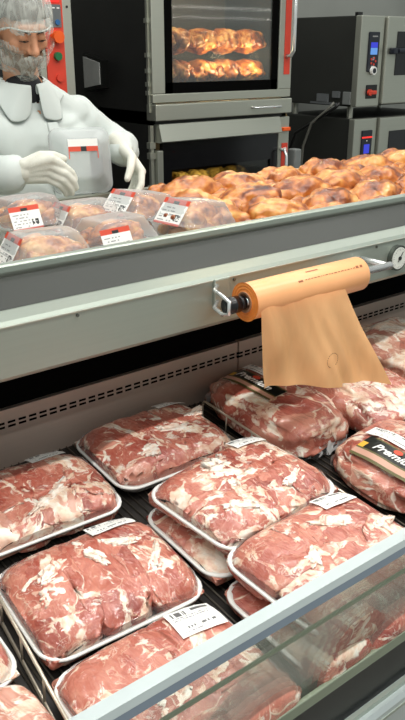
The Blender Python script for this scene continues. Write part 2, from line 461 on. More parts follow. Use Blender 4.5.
# slotted back panel
MB().box(X0, 1.172, 1.333, 1.345, .80, .978).box(1.174, X1, 1.329, 1.345, .80, .980).obj('back_panel', M['steel_vent'], case)
sl = MB(); x = X0 + .03
while x < X1 - .03:
    yy = 1.3325 if x < 1.16 else 1.3285
    for zz in (.9405, .9495):
        sl.box(x, x + .0165, yy, yy + .004, zz - .0024, zz + .0024)
    x += .0235
sl.obj('vent_slots', M['blackmatt'], case)
MB().box(X0, X1, 1.36, 1.38, .9, 1.20).box(X0, X1, 1.345, 1.37, .97, .978).obj('air_recess', M['blackmatt'], case)
# steel fascia shelf
MB().prism([(1.13, 1.137), (1.13, 1.2275), (1.135, 1.234), (1.18, 1.236), (1.36, 1.236), (1.36, 1.20), (1.16, 1.129), (1.137, 1.129)], 'x', X0, X1).obj('fascia_shelf', M['steel'], case)
MB().box(X0, X1, 1.1280, 1.131, 1.2235, 1.2272, .001).obj('fascia_trim', M['steel_soft'], case)
for xs in (.62, .98, 1.42, 1.9): MB().cyl((xs, 1.127, 1.219), (xs, 1.131, 1.219), .003, 10).obj('screw', M['dialrim'], case)
# front
MB().prism([(.547, .978), (.551, .987), (.570, .987), (.573, .983), (.573, .966), (.553, .966)], 'x', X0, X1).obj('front_rail', M['alu'], case)
MB().prism([(.544, .968), (.547, .9778), (.553, .966), (.550, .962)], 'x', X0, X1).obj('rail_shade_strip', M['rail_shade_grey'], case)  # strip for the rail's lower face, its shade put into the colour
MB().box(X0, X1, .551, .556, .80, .968).obj('front_glass', M['caseglass'], case)
MB().box(X0, X1, .5465, .5505, .929, .934).obj('glass_edge', M['edge'], case)
MB().box(X0, X1, .544, .5515, .791, .812, .002).obj('glass_channel', M['edge'], case)
MB().box(X0, X1, .548, .558, .71, .791).obj('kick_panel', M['black'], case)
MB().prism([(.523, .30), (.523, .702), (.528, .710), (.560, .710), (.560, .30)], 'x', X0, X1).obj('bumper', M['alu'], case)
MB().box(X0, X1, .535, .542, .710, .719).box(X0, X1, .5215, .524, .688, .693).obj('bumper_trim', M['steel'], case)
MB().box(X0, X1, .560, 1.36, .12, .74).box(X0, X1, .62, 1.3, 0, .12).obj('case_body', M['steel_dark'], case)
MB().box(X0, X1, 1.345, 1.36, .7, 1.20).obj('case_back', M['blackmatt'], case)

# dial thermometer in the fascia
gx, gz = 1.495, 1.182
dial = thing('dial_thermometer', 'round white dial thermometer set in the steel fascia right of orange roll', 'thermometer', (gx, 1.13, gz))
MB().cyl((gx, 1.13, gz), (gx, 1.118, gz), .031, 32).obj('bezel', M['dialrim'], dial)
MB().cyl((gx, 1.119, gz), (gx, 1.1168, gz), .0265, 32).obj('dial_face', M['dialwhite'], dial)
d = MB()
for k in range(24):
    an = k / 24 * 2 * PI
    c, s_ = math.cos(an), math.sin(an)
    r0 = .019 if k % 3 == 0 else .0215
    d.cyl((gx + c * r0, 1.1166, gz + s_ * r0), (gx + c * .024, 1.1166, gz + s_ * .024), .0006, 5)
d.obj('dial_ticks', M['grey'], dial)
MB().cyl((gx, 1.1165, gz), (gx, 1.114, gz), .005, 12).cyl((gx - .006, 1.1155, gz - .008), (gx + .010, 1.1155, gz + .014), .0009, 6).obj('needle', M['ink'], dial)

# ------------------------------------------------------------------ bag roll and its holder
ry, rz = 1.05, 1.199
hold = thing('bag_roll_holder', 'chrome bar holder carrying the orange bag roll on the steel fascia', 'roll holder', (1.13, 1.13, rz))
MB().cyl((.91, ry, rz), (1.375, ry, rz), .0085, 14).obj('bar', M['chrome'], hold, True)
MB().tube([(.935, 1.128, rz + .016), (.905, 1.10, rz + .018), (.892, 1.06, rz + .018), (.892, 1.04, rz + .012), (.892, 1.04, rz - .012), (.892, 1.06, rz - .018), (.905, 1.10, rz - .018), (.935, 1.128, rz - .016)], .0042, 8).obj('bracket_loop', M['chrome'], hold, True)
MB().box(.925, .965, 1.124, 1.131, rz - .03, rz + .03, .003).obj('mount_plate', M['steel'], hold)
MB().cyl((.893, ry, rz), (.921, ry, rz), .0165, 24).cyl((.921, ry, rz), (.934, ry, rz), .0145, 20).obj('knob', M['blackglossy'], hold, True)
MB().tube([(1.318, ry, rz - .004), (1.328, 1.075, rz - .012), (1.345, 1.10, rz - .014), (1.355, 1.128, rz - .010)], .0045, 8).obj('bracket_loop', M['chrome'], hold, True)
MB().cyl((1.366, ry, rz), (1.366, 1.13, rz), .007, 10).obj('bracket_post', M['chrome'], hold, True)

RX0, RX1, RR = .940, 1.268, .0365
roll = thing('bag_roll', 'orange roll of plastic bags with one bag hanging over the meat', 'bag roll', (1.13, ry, rz))
b_ = MB(); b_.mi = 0
n = 48
outer = lambda x, r: [(x, ry + r * math.cos(k / n * 2 * PI), rz + r * math.sin(k / n * 2 * PI)) for k in range(n)]
b_.loft([outer(RX0 + .001, RR - .001), outer(RX0 + .003, RR), outer(RX0 + .15, RR + .0006), outer(RX1 - .006, RR), outer(RX1, RR - .005)])
b_.obj('film_roll', M['orangeroll'], roll, True)
e = MB()
for rr in range(6): e.loft([outer(RX0 + (.0005 if rr % 2 else -.0006), .0205 + rr * .003), outer(RX0 + (-.0006 if rr % 2 else .0005), .0235 + rr * .003)])
e.obj('roll_end', M['orangeend'], roll)
MB().loft([outer(RX0 - .003, .0205), outer(RX0 - .003, .0165), outer(RX1 + .001, .0165), outer(RX1 + .001, .0205), outer(RX0 - .003, .0205)]).obj('cardboard_core', M['card'], roll, True)
pr = MB()
def on_roll(x, ang, dx, da):
    P = lambda xx, aa: (xx, ry + (RR + .0009) * math.cos(aa), rz + (RR + .0009) * math.sin(aa))
    pr.quad(P(x, ang), P(x + dx, ang), P(x + dx, ang + da), P(x, ang + da))
rp = random.Random(3)
xx = 1.075
while xx < 1.23:
    w = rp.uniform(.003, .009); on_roll(xx, 2.35, w, .05); xx += w + .003
on_roll(1.055, 2.34, .013, .11); on_roll(1.09, 1.83, .035, .10); on_roll(1.225, 2.28, .008, .14); on_roll(1.238, 2.28, .007, .14)
pr.obj('roll_print', M['print'], roll)
# hanging bag
NU, NVv = 40, 34
sh = MB(); grid = []
tl, tr_ = V((.951, 1.0125, 1.212)), V((1.185, 1.0125, 1.196))
bl, br_ = V((.951, 1.000, 1.031)), V((1.235, .92, .993))
for j in range(NVv + 1):
    v = j / NVv; row = []
    for i in range(NU + 1):
        u = i / NU
        top = tl.lerp(tr_, u); bot = bl.lerp(br_, u)
        p = top.lerp(bot, v)
        am = v * (1 - .35 * v)
        dlt = 1.35 * am * (.012 * math.sin(u * 11 + 2.5 * v) + .008 * math.sin(u * 23 - v * 3) + .010 * noise.noise(V((u * 3, v * 2.2, 4))) + .018 * math.exp(-((u - .48 - .10 * v) / .05) ** 2))
        p.y -= dlt - .006
        row.append(sh.bm.verts.new(p))
    grid.append(row)
for j in range(NVv):
    for i in range(NU): sh.bm.faces.new((grid[j][i], grid[j + 1][i], grid[j + 1][i + 1], grid[j][i + 1]))
sheet = sh.obj('hanging_bag', M['orange'], roll, True)
em = MB()
def onsheet(u, v):
    i = min(NU, max(0, u * NU)); j = min(NVv, max(0, v * NVv))
    return V(sheet.data.vertices[int(round(j)) * (NU + 1) + int(round(i))].co) + wloc(roll) + V((-.0012, -.0025, .0005))
for k in range(20):
    a0, a1 = k / 20 * 2 * PI, (k + .7) / 20 * 2 * PI
    c0 = onsheet(.56, .70)
    f = lambda a, r: c0 + V((r * math.cos(a), -.0005, r * math.sin(a)))
    em.quad(f(a0, .0145), f(a1, .0145), f(a1, .016), f(a0, .016))
em.obj('bag_print', M['print'], roll)

# ------------------------------------------------------------------ meat
def superell(rx, ry_, rz_, e=.62, sub=4, seed=0, amp=.16, flat=.55):
    m = MB(); bmesh.ops.create_icosphere(m.bm, subdivisions=sub, radius=1)
    o = V((seed * 1.37, seed * 2.11, -seed * .77))
    for v in m.bm.verts:
        p = v.co
        q = V([math.copysign(abs(c) ** e, c) for c in p])
        n1 = noise.noise(p * 1.3 + o); n2 = noise.noise(p * 3.0 + o * 2)
        rg = abs(noise.noise(p * 1.9 + o * 3))
        crease = -max(0, .13 - rg) * 2.4
        k = 1 + amp * n1 + amp * .45 * n2 + amp * crease * 1.3
        q *= k
        if q.z < 0: q.z *= flat
        v.co = V((q.x * rx, q.y * ry_, q.z * rz_))
    return m

def press(m, mat, w, d, zr, H, seed):
    """the tight film presses a lump down under one low dome over the tray"""
    inv = mat.inverted(); o = V((seed * .7, seed * 1.9, 0))
    for v in m.bm.verts:
        p = mat @ v.co
        p.x = max(-w / 2 + .007, min(w / 2 - .007, p.x)); p.y = max(-d / 2 + .006, min(d / 2 - .006, p.y))
        r = max(abs(2 * p.x / w) ** 5 + abs(2 * p.y / d) ** 4.2, 0)
        e = zr - .002 + H * max(0, 1 - r) ** .62 + .0045 * noise.noise(V((p.x * 22, p.y * 22, 0)) + o) + .0025 * noise.noise(V((p.x * 55, p.y * 55, 3)) + o)
        k = .010; dlt = p.z - e
        if dlt > k: p.z = e - .0008 + .0008 * math.tanh(dlt * 40)
        elif dlt > -k: p.z = p.z - (dlt + k) ** 2 / (4 * k)
        v.co = inv @ p

class Height:
    def __init__(s, bms):
        big = bmesh.new()
        for b in bms:
            me = bpy.data.meshes.new('t'); b.to_mesh(me); big.from_mesh(me); bpy.data.meshes.remove(me)
        s.t = BVHTree.FromBMesh(big); big.free()
    def h(s, x, y, r=.012):
        z = []
        for k in range(7):
            a = k * 1.05
            dx, dy = (0, 0) if k == 6 else (r * math.cos(a), r * math.sin(a))
            hit = s.t.ray_cast(V((x + dx, y + dy, 1)), V((0, 0, -1)))[0]
            if hit: z.append(hit.z)
        return (max(z) * .6 + sum(z) / len(z) * .4) if z else .03

def drape(hf, cx, cy, w, d, rot, nu, nv, matfn, off=.002, r=.012):
    m = MB(); c, s_ = math.cos(rot), math.sin(rot)
    pos = [[None] * (nu + 1) for _ in range(nv + 1)]
    # sample coarsely, interpolate
    cu, cv = 8, 6
    zz = [[hf.h(cx + c * (i / cu - .5) * w - s_ * (j / cv - .5) * d, cy + s_ * (i / cu - .5) * w + c * (j / cv - .5) * d, r) for i in range(cu + 1)] for j in range(cv + 1)]
    zz0 = zz
    zz = [[max(zz0[j][i] , sum(zz0[max(0, min(cv, j + dj))][max(0, min(cu, i + di))] for di in (-1, 0, 1) for dj in (-1, 0, 1)) / 9) for i in range(cu + 1)] for j in range(cv + 1)]
    def zat(u, v):
        fi, fj = min(cu - 1e-6, u * cu), min(cv - 1e-6, v * cv)
        i, j = int(fi), int(fj); a, b = fi - i, fj - j
        return (zz[j][i] * (1 - a) + zz[j][i + 1] * a) * (1 - b) + (zz[j + 1][i] * (1 - a) + zz[j + 1][i + 1] * a) * b
    for j in range(nv + 1):
        for i in range(nu + 1):
            u, v = i / nu, j / nv
            lx, ly = (u - .5) * w, (v - .5) * d
            pos[j][i] = m.bm.verts.new((cx + c * lx - s_ * ly, cy + s_ * lx + c * ly, zat(u, v) + off))
    for j in range(nv):
        for i in range(nu):
            f = m.bm.faces.new((pos[j][i], pos[j][i + 1], pos[j + 1][i + 1], pos[j + 1][i]))
            f.material_index = matfn((i + .5) / nu, (j + .5) / nv)
    def place(lx, ly, dz):
        u, v = min(1, max(0, lx / w + .5)), min(1, max(0, ly / d + .5))
        return V((cx + c * lx - s_ * ly, cy + s_ * lx + c * ly, zat(u, v) + off + dz))
    return m, place

def price_label(seed):
    r = random.Random(seed); rows = {}
    for j in range(26): rows[j] = [r.random() < .62 for _ in range(60)]
    def fn(u, v):
        i, j = int(u * 60), int(v * 26)
        if .05 < u < .42 and .74 < v < .93: return 1 if rows[0][i] else 0
        if .55 < u < .93 and .80 < v < .92: return 1
        if .08 < u < .9 and j in (17, 15) and rows[j][i]: return 2
        if .15 < u < .85 and j in (6, 7) and rows[j // 2][i // 2]: return 1
        if .1 < u < .5 and j == 3 and rows[j][i]: return 2
        return 0
    return fn

def foam_tray(w, d, h=.028):
    t = MB(); r = .035
    t.loft([rrect(w - .05, d - .05, r, .0), rrect(w - .036, d - .036, r, .003), rrect(w - .012, d - .012, r + .004, h - .004), rrect(w, d, r + .008, h - .004),
            rrect(w + .001, d + .001, r + .008, h - .001), rrect(w - .003, d - .003, r + .008, h + .001), rrect(w - .018, d - .018, r + .004, h - .001), rrect(w - .044, d - .044, r, .006), rrect(w - .054, d - .054, r, .005)], cap0=True, cap1=True)
    return t

def meat_tray(label, x, s, w, d, pieces, h=0., rz_=0., lab=None, seed=1, H=.036, over=(), fat=(), tiltx=0., tilty=0.):
    t = thing('meat_tray', label, 'meat tray', dk(x, s, h + .0045), (TILT + tiltx, tilty, rz_), 'wrapped trays of pork')
    fo = foam_tray(w, d); fo.bm.normal_update(); link('foam_tray', fo.mesh('foam_tray', M['foam']), t)
    bms = []
    for k, p in enumerate(pieces):
        cx, cy, rx, ry_, rzz, rot, mat = p
        m = superell(rx, ry_, rzz, e=.55, seed=seed * 13 + k * 5)
        zc = .012 + rzz * .42
        press(m, Matrix.Translation((cx, cy, zc)) @ Matrix.Rotation(rot, 4, 'Z'), w, d, .028, H, seed + k * 3)
        tmp = m.bm.copy(); tmp.transform(Matrix.Translation((cx, cy, zc)) @ Matrix.Rotation(rot, 4, 'Z')); bms.append(tmp)
        me = m.mesh('pork_piece', M[mat])
        o = link('pork_piece', me, t); o.location = (cx, cy, zc); o.rotation_euler = (0, 0, rot)
    for q, (ox, oy, orx, ory, orot) in enumerate(fat):
        m = superell(orx * 1.1, ory * 1.15, .0085, e=.9, sub=5, seed=seed * 23 + q * 3, amp=.45, flat=.9)
        for v in m.bm.verts:
            f_ = 1 + .45 * noise.fractal(V((v.co.x * 50, v.co.y * 50, seed + q)), .7, 2., 3)
            v.co.x *= f_; v.co.y *= f_
        r_ = max(abs(2 * ox / w) ** 5 + abs(2 * oy / d) ** 4.2, 0)
        mt = Matrix.Translation((ox, oy, .0205 + H * max(0, 1 - r_) ** .62)) @ Matrix.Rotation(orot, 4, 'Z')
        tmp = m.bm.copy(); tmp.transform(mt); bms.append(tmp)
        o = link('fat_piece', m.mesh('fat_piece', M['fat']), t); o.location = mt.translation; o.rotation_euler = (0, 0, orot)
    hf = Height(bms)
    for b in bms: b.free()
    for q, (ox, orx, oz) in enumerate(over):
        m = superell(orx, .030, .040, e=.7, seed=seed * 17 + q, amp=.10, flat=.9)
        o = link('pork_piece', m.mesh('pork_piece', M['meatfat' if q % 2 == 0 else 'meat']), t); o.location = (ox, -d / 2 + .016, oz)
    # stretched film between the meat and the rim of the tray
    fl = MB(); loops = []
    for q in range(3):
        k = q / 2
        lp = []
        for idx, p in enumerate(rrect(w * (.972 - .04 * k), d * (.962 - .05 * k), .043 - .006 * k, 0, 14)):
            hz = hf.h(p[0], p[1], .004)
            lp.append((p[0], p[1], .0290 if q == 0 else max(.0300, min(hz + .002, .036 + .012 * k))))
        loops.append(lp)
    fl.loft(loops)
    fl.noise(.0010, 90, seed)
    link('plastic_wrap', fl.mesh('plastic_wrap', M['film']), t)
    if lab:
        lx, ly, lw, ld, lr = lab
        m, _ = drape(hf, lx, ly, lw, ld, lr, 60, 26, price_label(seed), .0022, .013)
        link('price_label', m.mesh('price_label', [M['white'], M['inkgrey'], M['grey']]), t)
    return t

def lay(w, d, kind, seed):
    """how the pieces lie in the tray"""
    r = random.Random(seed); P = []
    if kind == 'slabs3':
        for k in (-1, 0, 1):
            P.append((k * w * .30, r.uniform(-.004, .004), w * .20, d * .52, .075, r.uniform(-.08, .08), r.choice(['meat', 'meat', 'meatfat'])))
    elif kind == 'slabs2':
        for k in (-1, 1):
            P.append((k * w * .23, r.uniform(-.004, .004), w * .28, d * .52, .075, r.uniform(-.08, .08), r.choice(['meat', 'meatfat'])))
    elif kind == 'chops':
        P.append((-w * .27, d * .14, w * .24, d * .36, .078, .1, 'meat'))
        P.append((w * .10, d * .18, w * .20, d * .33, .076, -.1, 'meat'))
        P.append((w * .36, d * .06, w * .15, d * .42, .070, .08, 'meatfat'))
        for k in range(4): P.append((w * (-.36 + .22 * k), -d * .33, w * .14, d * .17, .060, r.uniform(-.3, .3), 'meatfat' if k % 2 else 'meatpale'))
    elif kind == 'pile':
        for (px_, py_, sx, sy) in ((-.30, .22, .24, .30), (.02, .28, .22, .25), (.32, .20, .22, .32), (-.28, -.25, .25, .28), (.06, -.26, .24, .28), (.34, -.26, .2, .27), (.02, .0, .24, .22)):
            P.append((px_ * w, py_ * d, sx * w, sy * d, r.uniform(.068, .076), r.uniform(-.4, .4), r.choice(['meat', 'meatfat', 'meatfat'])))
    elif kind == 'big':
        P.append((-w * .20, d * .04, w * .33, d * .50, .078, .08, 'meat'))
        P.append((w * .29, d * .10, w * .24, d * .42, .074, -.1, 'meatfat'))
        P.append((w * .12, -d * .30, w * .36, d * .24, .066, .1, 'meatfat'))
    return P

W, D = .295, .222
LX, LY = W / 2 - .050, D / 2 - .028
def low(ps): return [(p[0], p[1], p[2], p[3], .052, p[5], p[6]) for p in ps]
meat_tray('foam tray of pork chunks against the slotted steel back, farthest left in the case', .515, .512, W, .215, lay(W, D, 'chops', 2), rz_=-.04, lab=(LX - .03, LY, .075, .032, .1), seed=2, H=.040, fat=((.02, -.045, .05, .012, .5), (-.10, -.03, .035, .010, -.6)))
meat_tray('foam tray of smooth pork lumps at the back, between the steel back and stacked trays', .822, .545, W, D, lay(W, D, 'big', 3), rz_=-.02, lab=(LX - .01, LY, .075, .03, 0), seed=3, H=.044, fat=((.03, -.02, .055, .016, -.3), (-.05, -.055, .030, .018, .5), (.10, .02, .04, .010, .2)))
meat_tray('large foam tray of three pork slabs at left, right of the wire divider', .503, .254, .290, D + .004, lay(W, D, 'slabs3', 4), lab=(LX - .03, LY + .004, .085, .036, .0), seed=4, H=.042, rz_=-.05, fat=((-.07, .030, .036, .014, .6), (.005, .030, .014, .030, .2), (-.085, -.005, .026, .017, .9), (.065, .03, .03, .013, -.2), (.085, -.03, .034, .010, .9)))
meat_tray('foam tray of red pork with a white price label, half under the front rail', .480, .022, .285, D, lay(W, D, 'big', 5), lab=(LX - .012, LY - .022, .08, .058, -.08), seed=5, H=.034, fat=((-.03, -.035, .05, .016, .4), (.085, -.01, .022, .014, 0)), over=((-.05, .085, .022), (.07, .075, .020)))
meat_tray('foam tray of pork underneath the upper tray of the middle stack', .806, .258, W, D, low(lay(W, D, 'pile', 6)), seed=6, H=.018)
meat_tray('marbled pork tray with a large white fat patch, topmost of the middle stack', .822, .266, W + .008, D + .006, lay(W, D, 'pile', 7), h=.051, fat=((-.025, .035, .050, .034, .5), (-.075, -.055, .034, .016, -.5), (.055, -.06, .03, .010, .3)), lab=(LX - .008, LY, .08, .036, -.05), seed=7, rz_=.11, H=.038)
meat_tray('foam tray of pork mostly hidden under the tray beside the front rail', .797, .022, W, D, low(lay(W, D, 'pile', 8)), seed=8, H=.018, over=((-.085, .068, .022), (.03, .08, .020), (.11, .05, .02)))
meat_tray('foam tray of pork pieces leaning over the front rail, labelled at its back corner', .818, .042, W + .01, D + .01, lay(W, D, 'pile', 9), h=.051, fat=((.03, .035, .035, .014, -.5), (-.06, -.005, .036, .012, .6), (.09, -.02, .03, .012, 0)), lab=(LX - .012, LY - .006, .08, .04, -.05), seed=9, rz_=.05, H=.040, over=((-.075, .075, .012), (.045, .085, .008), (.11, .05, .016)))
meat_tray('foam tray of pork left of the wire divider, cut by the left edge', .178, .268, W, D, lay(W, D, 'slabs2', 10), seed=10)

def roast(label, x, s, w, d, hgt, rot=0., black=None, seed=1, h=0., mat='meatbag', price=None):
    t = thing('bagged_pork_roast', label, 'bagged roast', dk(x, s, h + .004), (TILT, 0, rot), 'bagged pork roasts')
    m = superell(w / 2, d / 2, hgt * .62, e=.66, sub=5, seed=seed * 7, amp=.13, flat=.62)
    zc = hgt * .36
    for v in m.bm.verts: v.co.z += zc
    zmin = min(v.co.z for v in m.bm.verts)
    for v in m.bm.verts: v.co.z -= zmin
    hf = Height([m.bm])
    link('pork_roast', m.mesh('pork_roast', M[mat]), t)
    # gathered film at both ends
    for sg in (-1, 1):
        f = MB(); R = 26; rows = []
        for j in range(4):
            k = j / 3; row = []
            for i in range(R + 1):
                u = i / R - .5
                yy = sg * (d / 2 * (.93 - .5 * u * u) + .002 + .008 * k)
                zz = .03 * (1 - k) + .010 + .002 * math.sin(i * 1.1 + seed) * (.3 + k)
                row.append((u * w * (.86 - .10 * k), yy + .0015 * math.sin(i * 1.3), max(.002, zz)))
            rows.append(row)
        f.loft(rows, closed=False)
        link('plastic_wrap', f.mesh('plastic_wrap', M['film']), t)
    if black:
        lx, ly, lw, ld, lr = black
        def fn(u, v):
            if v < .10: return 1
            if v < .30: return 0 if False else 3
            if v < .36: return 1
            if u < .07: return 2 if v < .62 else 0
            if v > .93: return 1
            return 0
        m, place = drape(hf, lx, ly, lw, ld, lr, 40, 30, fn, .0025, .015)
        L = link('brand_label', m.mesh('brand_label', [M['labelblack'], M['olive'], M['yellow'], M['tan']]), t)
        tb = text_bm('Premium', .029, .25, .0008)
        for v in tb.verts: v.co = place(v.co.x - .008, v.co.y + ld * .10, .0015)
        tm = MB(); tm.join(tb); link('lettering', tm.mesh('lettering', M['white'], False), L)
        o_ = MB()
        bmesh.ops.create_circle(o_.bm, cap_ends=True, segments=20, radius=.008)
        for v in o_.bm.verts: v.co = place(v.co.x * 1.3 - .012, v.co.y + ld * .31, .0018)
        link('red_emblem', o_.mesh('red_emblem', M['red'], False), L)
    if price:
        lx, ly, lw, ld, lr = price
        m, _ = drape(hf, lx, ly, lw, ld, lr, 60, 26, price_label(seed), .003, .015)
        link('price_label', m.mesh('price_label', [M['white'], M['inkgrey'], M['grey']]), t)
    return t
roast('bagged pork roast with black label by the steel back, left of hanging orange bag', 1.128, .502, .222, .345, .088, 0, (-.022, .055, .15, .062, -1.5), 2, price=(.030, .105, .07, .03, -1.5))
roast('bagged pork roast with a black and yellow label at right, nearest the front', 1.205, .180, .275, .27, .085, 0, (-.072, -.015, .18, .072, -1.55), 3, price=(-.012, .035, .13, .036, -1.55))
roast('bagged pork roast directly below the hanging orange bag', 1.345, .455, .245, .31, .095, .05, None, 4)
roast('pale fatty bagged roast behind the wire divider, right of the hanging orange bag', 1.640, .510, .29, .33, .105, 0, None, 5, mat='meatpale')
roast('bagged pale pork loin in the bottom left corner, left of the wire divider', .190, .040, .235, .20, .10, .1, None, 6, mat='meatpale')

def divider(label, x, s0, s1, h, rot=0.):
    t = thing('wire_divider', label, 'divider', dk(x, (s0 + s1) / 2, .0035), (TILT, 0, rot), 'wire dividers on the deck')
    L = (s1 - s0) / 2
    m = MB().tube([(0, -L, h), (0, L - .01, h), (0, L - .003, h - .003), (0, L, h - .01), (0, L, .012), (0, L - .004, .006), (0, L - .01, .003), (0, -L, .003)], .0027, 8, True)
    link('wire_frame', m.mesh('wire_frame', M['wire']), t)
    n = int((s1 - s0) / .085)
    for k in range(1, n):
        y = L - k * .085
        link('upright_wire', MB().cyl((0, y, .003), (0, y, h), .0019, 8).mesh('upright_wire', M['wire']), t)
    link('middle_wire', MB().cyl((.0, -L, h * .12), (0, L, h * .12), .0017, 8).mesh('middle_wire', M['wire']), t)
    return t
divider('wire divider standing along the left side of the black-labelled bagged roast by steel back', 1.003, -.085, .615, .05)
divider('wire divider at the left, between the large slab tray and the left-edge tray', .335, -.085, .375, .055, -.10)
divider('wire divider at right, beside the pale fatty roast', 1.490, -.085, .60, .045)

# ------------------------------------------------------------------ hot food bin
BX0, BX1, BZ = -.6, 3.6, 1.095
binr = thing('serving_bin', 'long stainless serving bin with dark front apron holding roast chickens', 'serving counter', (1.5, 1.8, 0))
MB().prism([(1.185, 1.2365), (1.290, 1.260), (1.297, 1.260), (1.297, 1.2365)], 'x', BX0, BX1).obj('front_apron', M['apron'], binr)
MB().prism([(1.298, 1.2675), (1.298, 1.278), (1.301, 1.281), (1.318, 1.281), (1.322, 1.277), (1.322, 1.2675)], 'x', BX0, BX1).obj('rim', M['steel'], binr)
MB().box(BX0, BX1, 1.305, 1.320, 1.2365, 1.268).box(BX0, BX1, 1.381, 1.40, BZ - .02, 1.2365).box(BX0, BX1, 1.305, 1.40, 1.2365, 1.2385).box(BX0, BX1, 1.40, 2.27, BZ - .02, BZ).box(BX0, BX1, 2.27, 2.30, BZ - .02, 1.19).obj('bin_pan', M['steel_soft'], binr)
MB().box(BX0, BX1, 1.40, 2.27, 0, BZ - .02).obj('cabinet', M['steel_dark'], binr)

# ------------------------------------------------------------------ chickens
def chicken_proto(name, seed, mat):
    t = thing(name, '', 'chicken')
    def fin(m, amp=.006): m.noise(amp, 26, seed, 3); return m
    b = MB().ell((0, 0, .056), (.088, .062, .052)).ell((-.022, .024, .074), (.062, .036, .036)).ell((-.022, -.024, .074), (.062, .036, .036)).ell((.05, .046, .05), (.044, .028, .036), (0, 0, -.4)).ell((.05, -.046, .05), (.044, .028, .036), (0, 0, .4)).ell((-.085, 0, .05), (.022, .026, .022)).ell((.085, 0, .05), (.02, .018, .018))
    b.fuse(.0055, 4); fin(b)
    link('body', b.mesh('body', mat), t)
    for sg in (1, -1):
        l = MB().chain([(.048, .054 * sg, .062), (.078, .043 * sg, .066), (.108, .022 * sg, .062)], [.026, .020, .010]).ell((.113, .019 * sg, .062), (.011, .013, .012))
        l.fuse(.005, 3); fin(l, .004)
        link('drumstick', l.mesh('drumstick', mat), t)
        w = MB().chain([(-.058, .050 * sg, .066), (-.02, .068 * sg, .052), (-.062, .070 * sg, .042), (-.082, .05 * sg, .048)], [.018, .017, .012, .008])
        w.fuse(.005, 3); fin(w, .004)
        link('wing', w.mesh('wing', mat), t)
    return t
protos = [chicken_proto('roast_chicken', 1, M['chicken']), chicken_proto('roast_chicken', 5, M['chicken'])]
used = set()
def put_chicken(x, y, z, rz_, label, group, k=0, tilt=0., scl=1., roll_=0.):
    if k not in used: o = protos[k]; used.add(k)
    else: o = copy_tree(protos[k])
    o.location = (x, y, z); o.rotation_euler = (roll_, tilt, rz_); o.scale = (scl,) * 3
    o['label'] = label; o['category'] = 'chicken'; o['group'] = group
    return o
ORD = ['first', 'second', 'third', 'fourth', 'fifth', 'sixth', 'seventh', 'eighth', 'ninth', 'tenth', 'eleventh', 'twelfth']
rc = random.Random(11)
rows = [('front row against the steel rim', 1.67, 1.36, .235, 6, BZ), ('middle row', 1.86, 1.43, .232, 7, BZ + .012), ('back row nearest the ovens', 2.045, 1.56, .225, 7, BZ + .018)]
for rn, y, xs, dx, cnt, z in rows:
    for k in range(cnt):
        fl_ = rc.random() < .5
        put_chicken(xs + k * dx + rc.uniform(-.012, .012), y + rc.uniform(-.012, .012), z + rc.uniform(0, .008), rc.uniform(-.40, .30) + (PI if fl_ else 0),
                    'golden roast chicken, %s, %s from left' % (rn, ORD[k]), 'roast chickens in the bin', rc.randint(0, 1), rc.uniform(-.08, .08), rc.uniform(1.24, 1.36))

# ------------------------------------------------------------------ clear containers
def container_parts(t, w=.225, d=.18, h=.105, held=False, label='end'):
    cl = M['clearheld'] if held else M['clear']
    r = .03
    bse = MB().loft([rrect(w - .05, d - .05, r, .0), rrect(w - .04, d - .04, r, .002), rrect(w - .012, d - .012, r, .034), rrect(w, d, r, .036), rrect(w, d, r, .038)], cap0=True)
    link('base', bse.mesh('base', cl), t)
    lps = [rrect(w, d, r, .0395), rrect(w - .001, d - .001, r, .042), rrect(w - .014, d - .014, r, .043)]
    nst = 7
    for k in range(nst + 1):
        f = k / nst; ins = .018 + .05 * f + (.0025 if k % 2 else 0)
        lps.append(rrect(w - ins, d - ins, r, .046 + (h - .056) * f))
    lps += [rrect(w - .078, d - .078, r * .9, h - .002), rrect(w - .10, d - .10, r * .8, h), rrect(w - .13, d - .13, r * .6, h - .003)]
    lid = MB().loft(lps, cap1=True)
    link('lid', lid.mesh('lid', cl), t)
    # label
    lw, lh = (.09, .058)
    nu, nv = 36, 24
    rr = random.Random(int(w * 1000) + len(label))
    tx = [[rr.random() < .6 for _ in range(nu)] for _ in range(nv)]
    def fn(u, v):
        i, j = int(u * nu), int(v * nv)
        if v > .80: return 1 if not (.38 < u < .62 and v < .93) else 2
        if v < .10: return 1
        if .68 < u < .9 and .15 < v < .40: return 2 if tx[j][i] else 0
        if .08 < u < .62 and j % 3 == 0 and v < .72 and tx[j][i // 2]: return 3
        return 0
    def fn_held(u, v):
        if .36 < v < .62:
            return 2 if .42 < u < .62 else 1
        if v <= .36: return 1 if (u < .04 or u > .96) else 4
        return 0
    mb = MB(); g_ = []
    for j in range(nv + 1):
        g_.append([])
        for i in range(nu + 1):
            u, v = (i / nu - .5) * lw, (j / nv - .5) * lh
            if label == 'end':      # leans on the short -X wall of the lid
                p = V((-w / 2 + .003 + .040 * (j / nv), -u * 1.1, .038 + .066 * (j / nv)))
            elif label == 'side':   # on the long -Y wall
                p = V((u - .05, -d / 2 + .001 + .024 * (j / nv), .036 + .058 * (j / nv)))
            else:                   # flat on top
                p = V((u, v + .03, h + .0015))
            g_[-1].append(mb.bm.verts.new(p))
    for j in range(nv):
        for i in range(nu):
            if held and fn_held((i + .5) / nu, (j + .5) / nv) == 4: continue
            f = mb.bm.faces.new((g_[j][i], g_[j][i + 1], g_[j + 1][i + 1], g_[j + 1][i]))
            f.material_index = (fn_held if held else fn)((i + .5) / nu, (j + .5) / nv)
    link('label', mb.mesh('label', [M['white'], M['red'], M['ink'], M['grey']]), t)

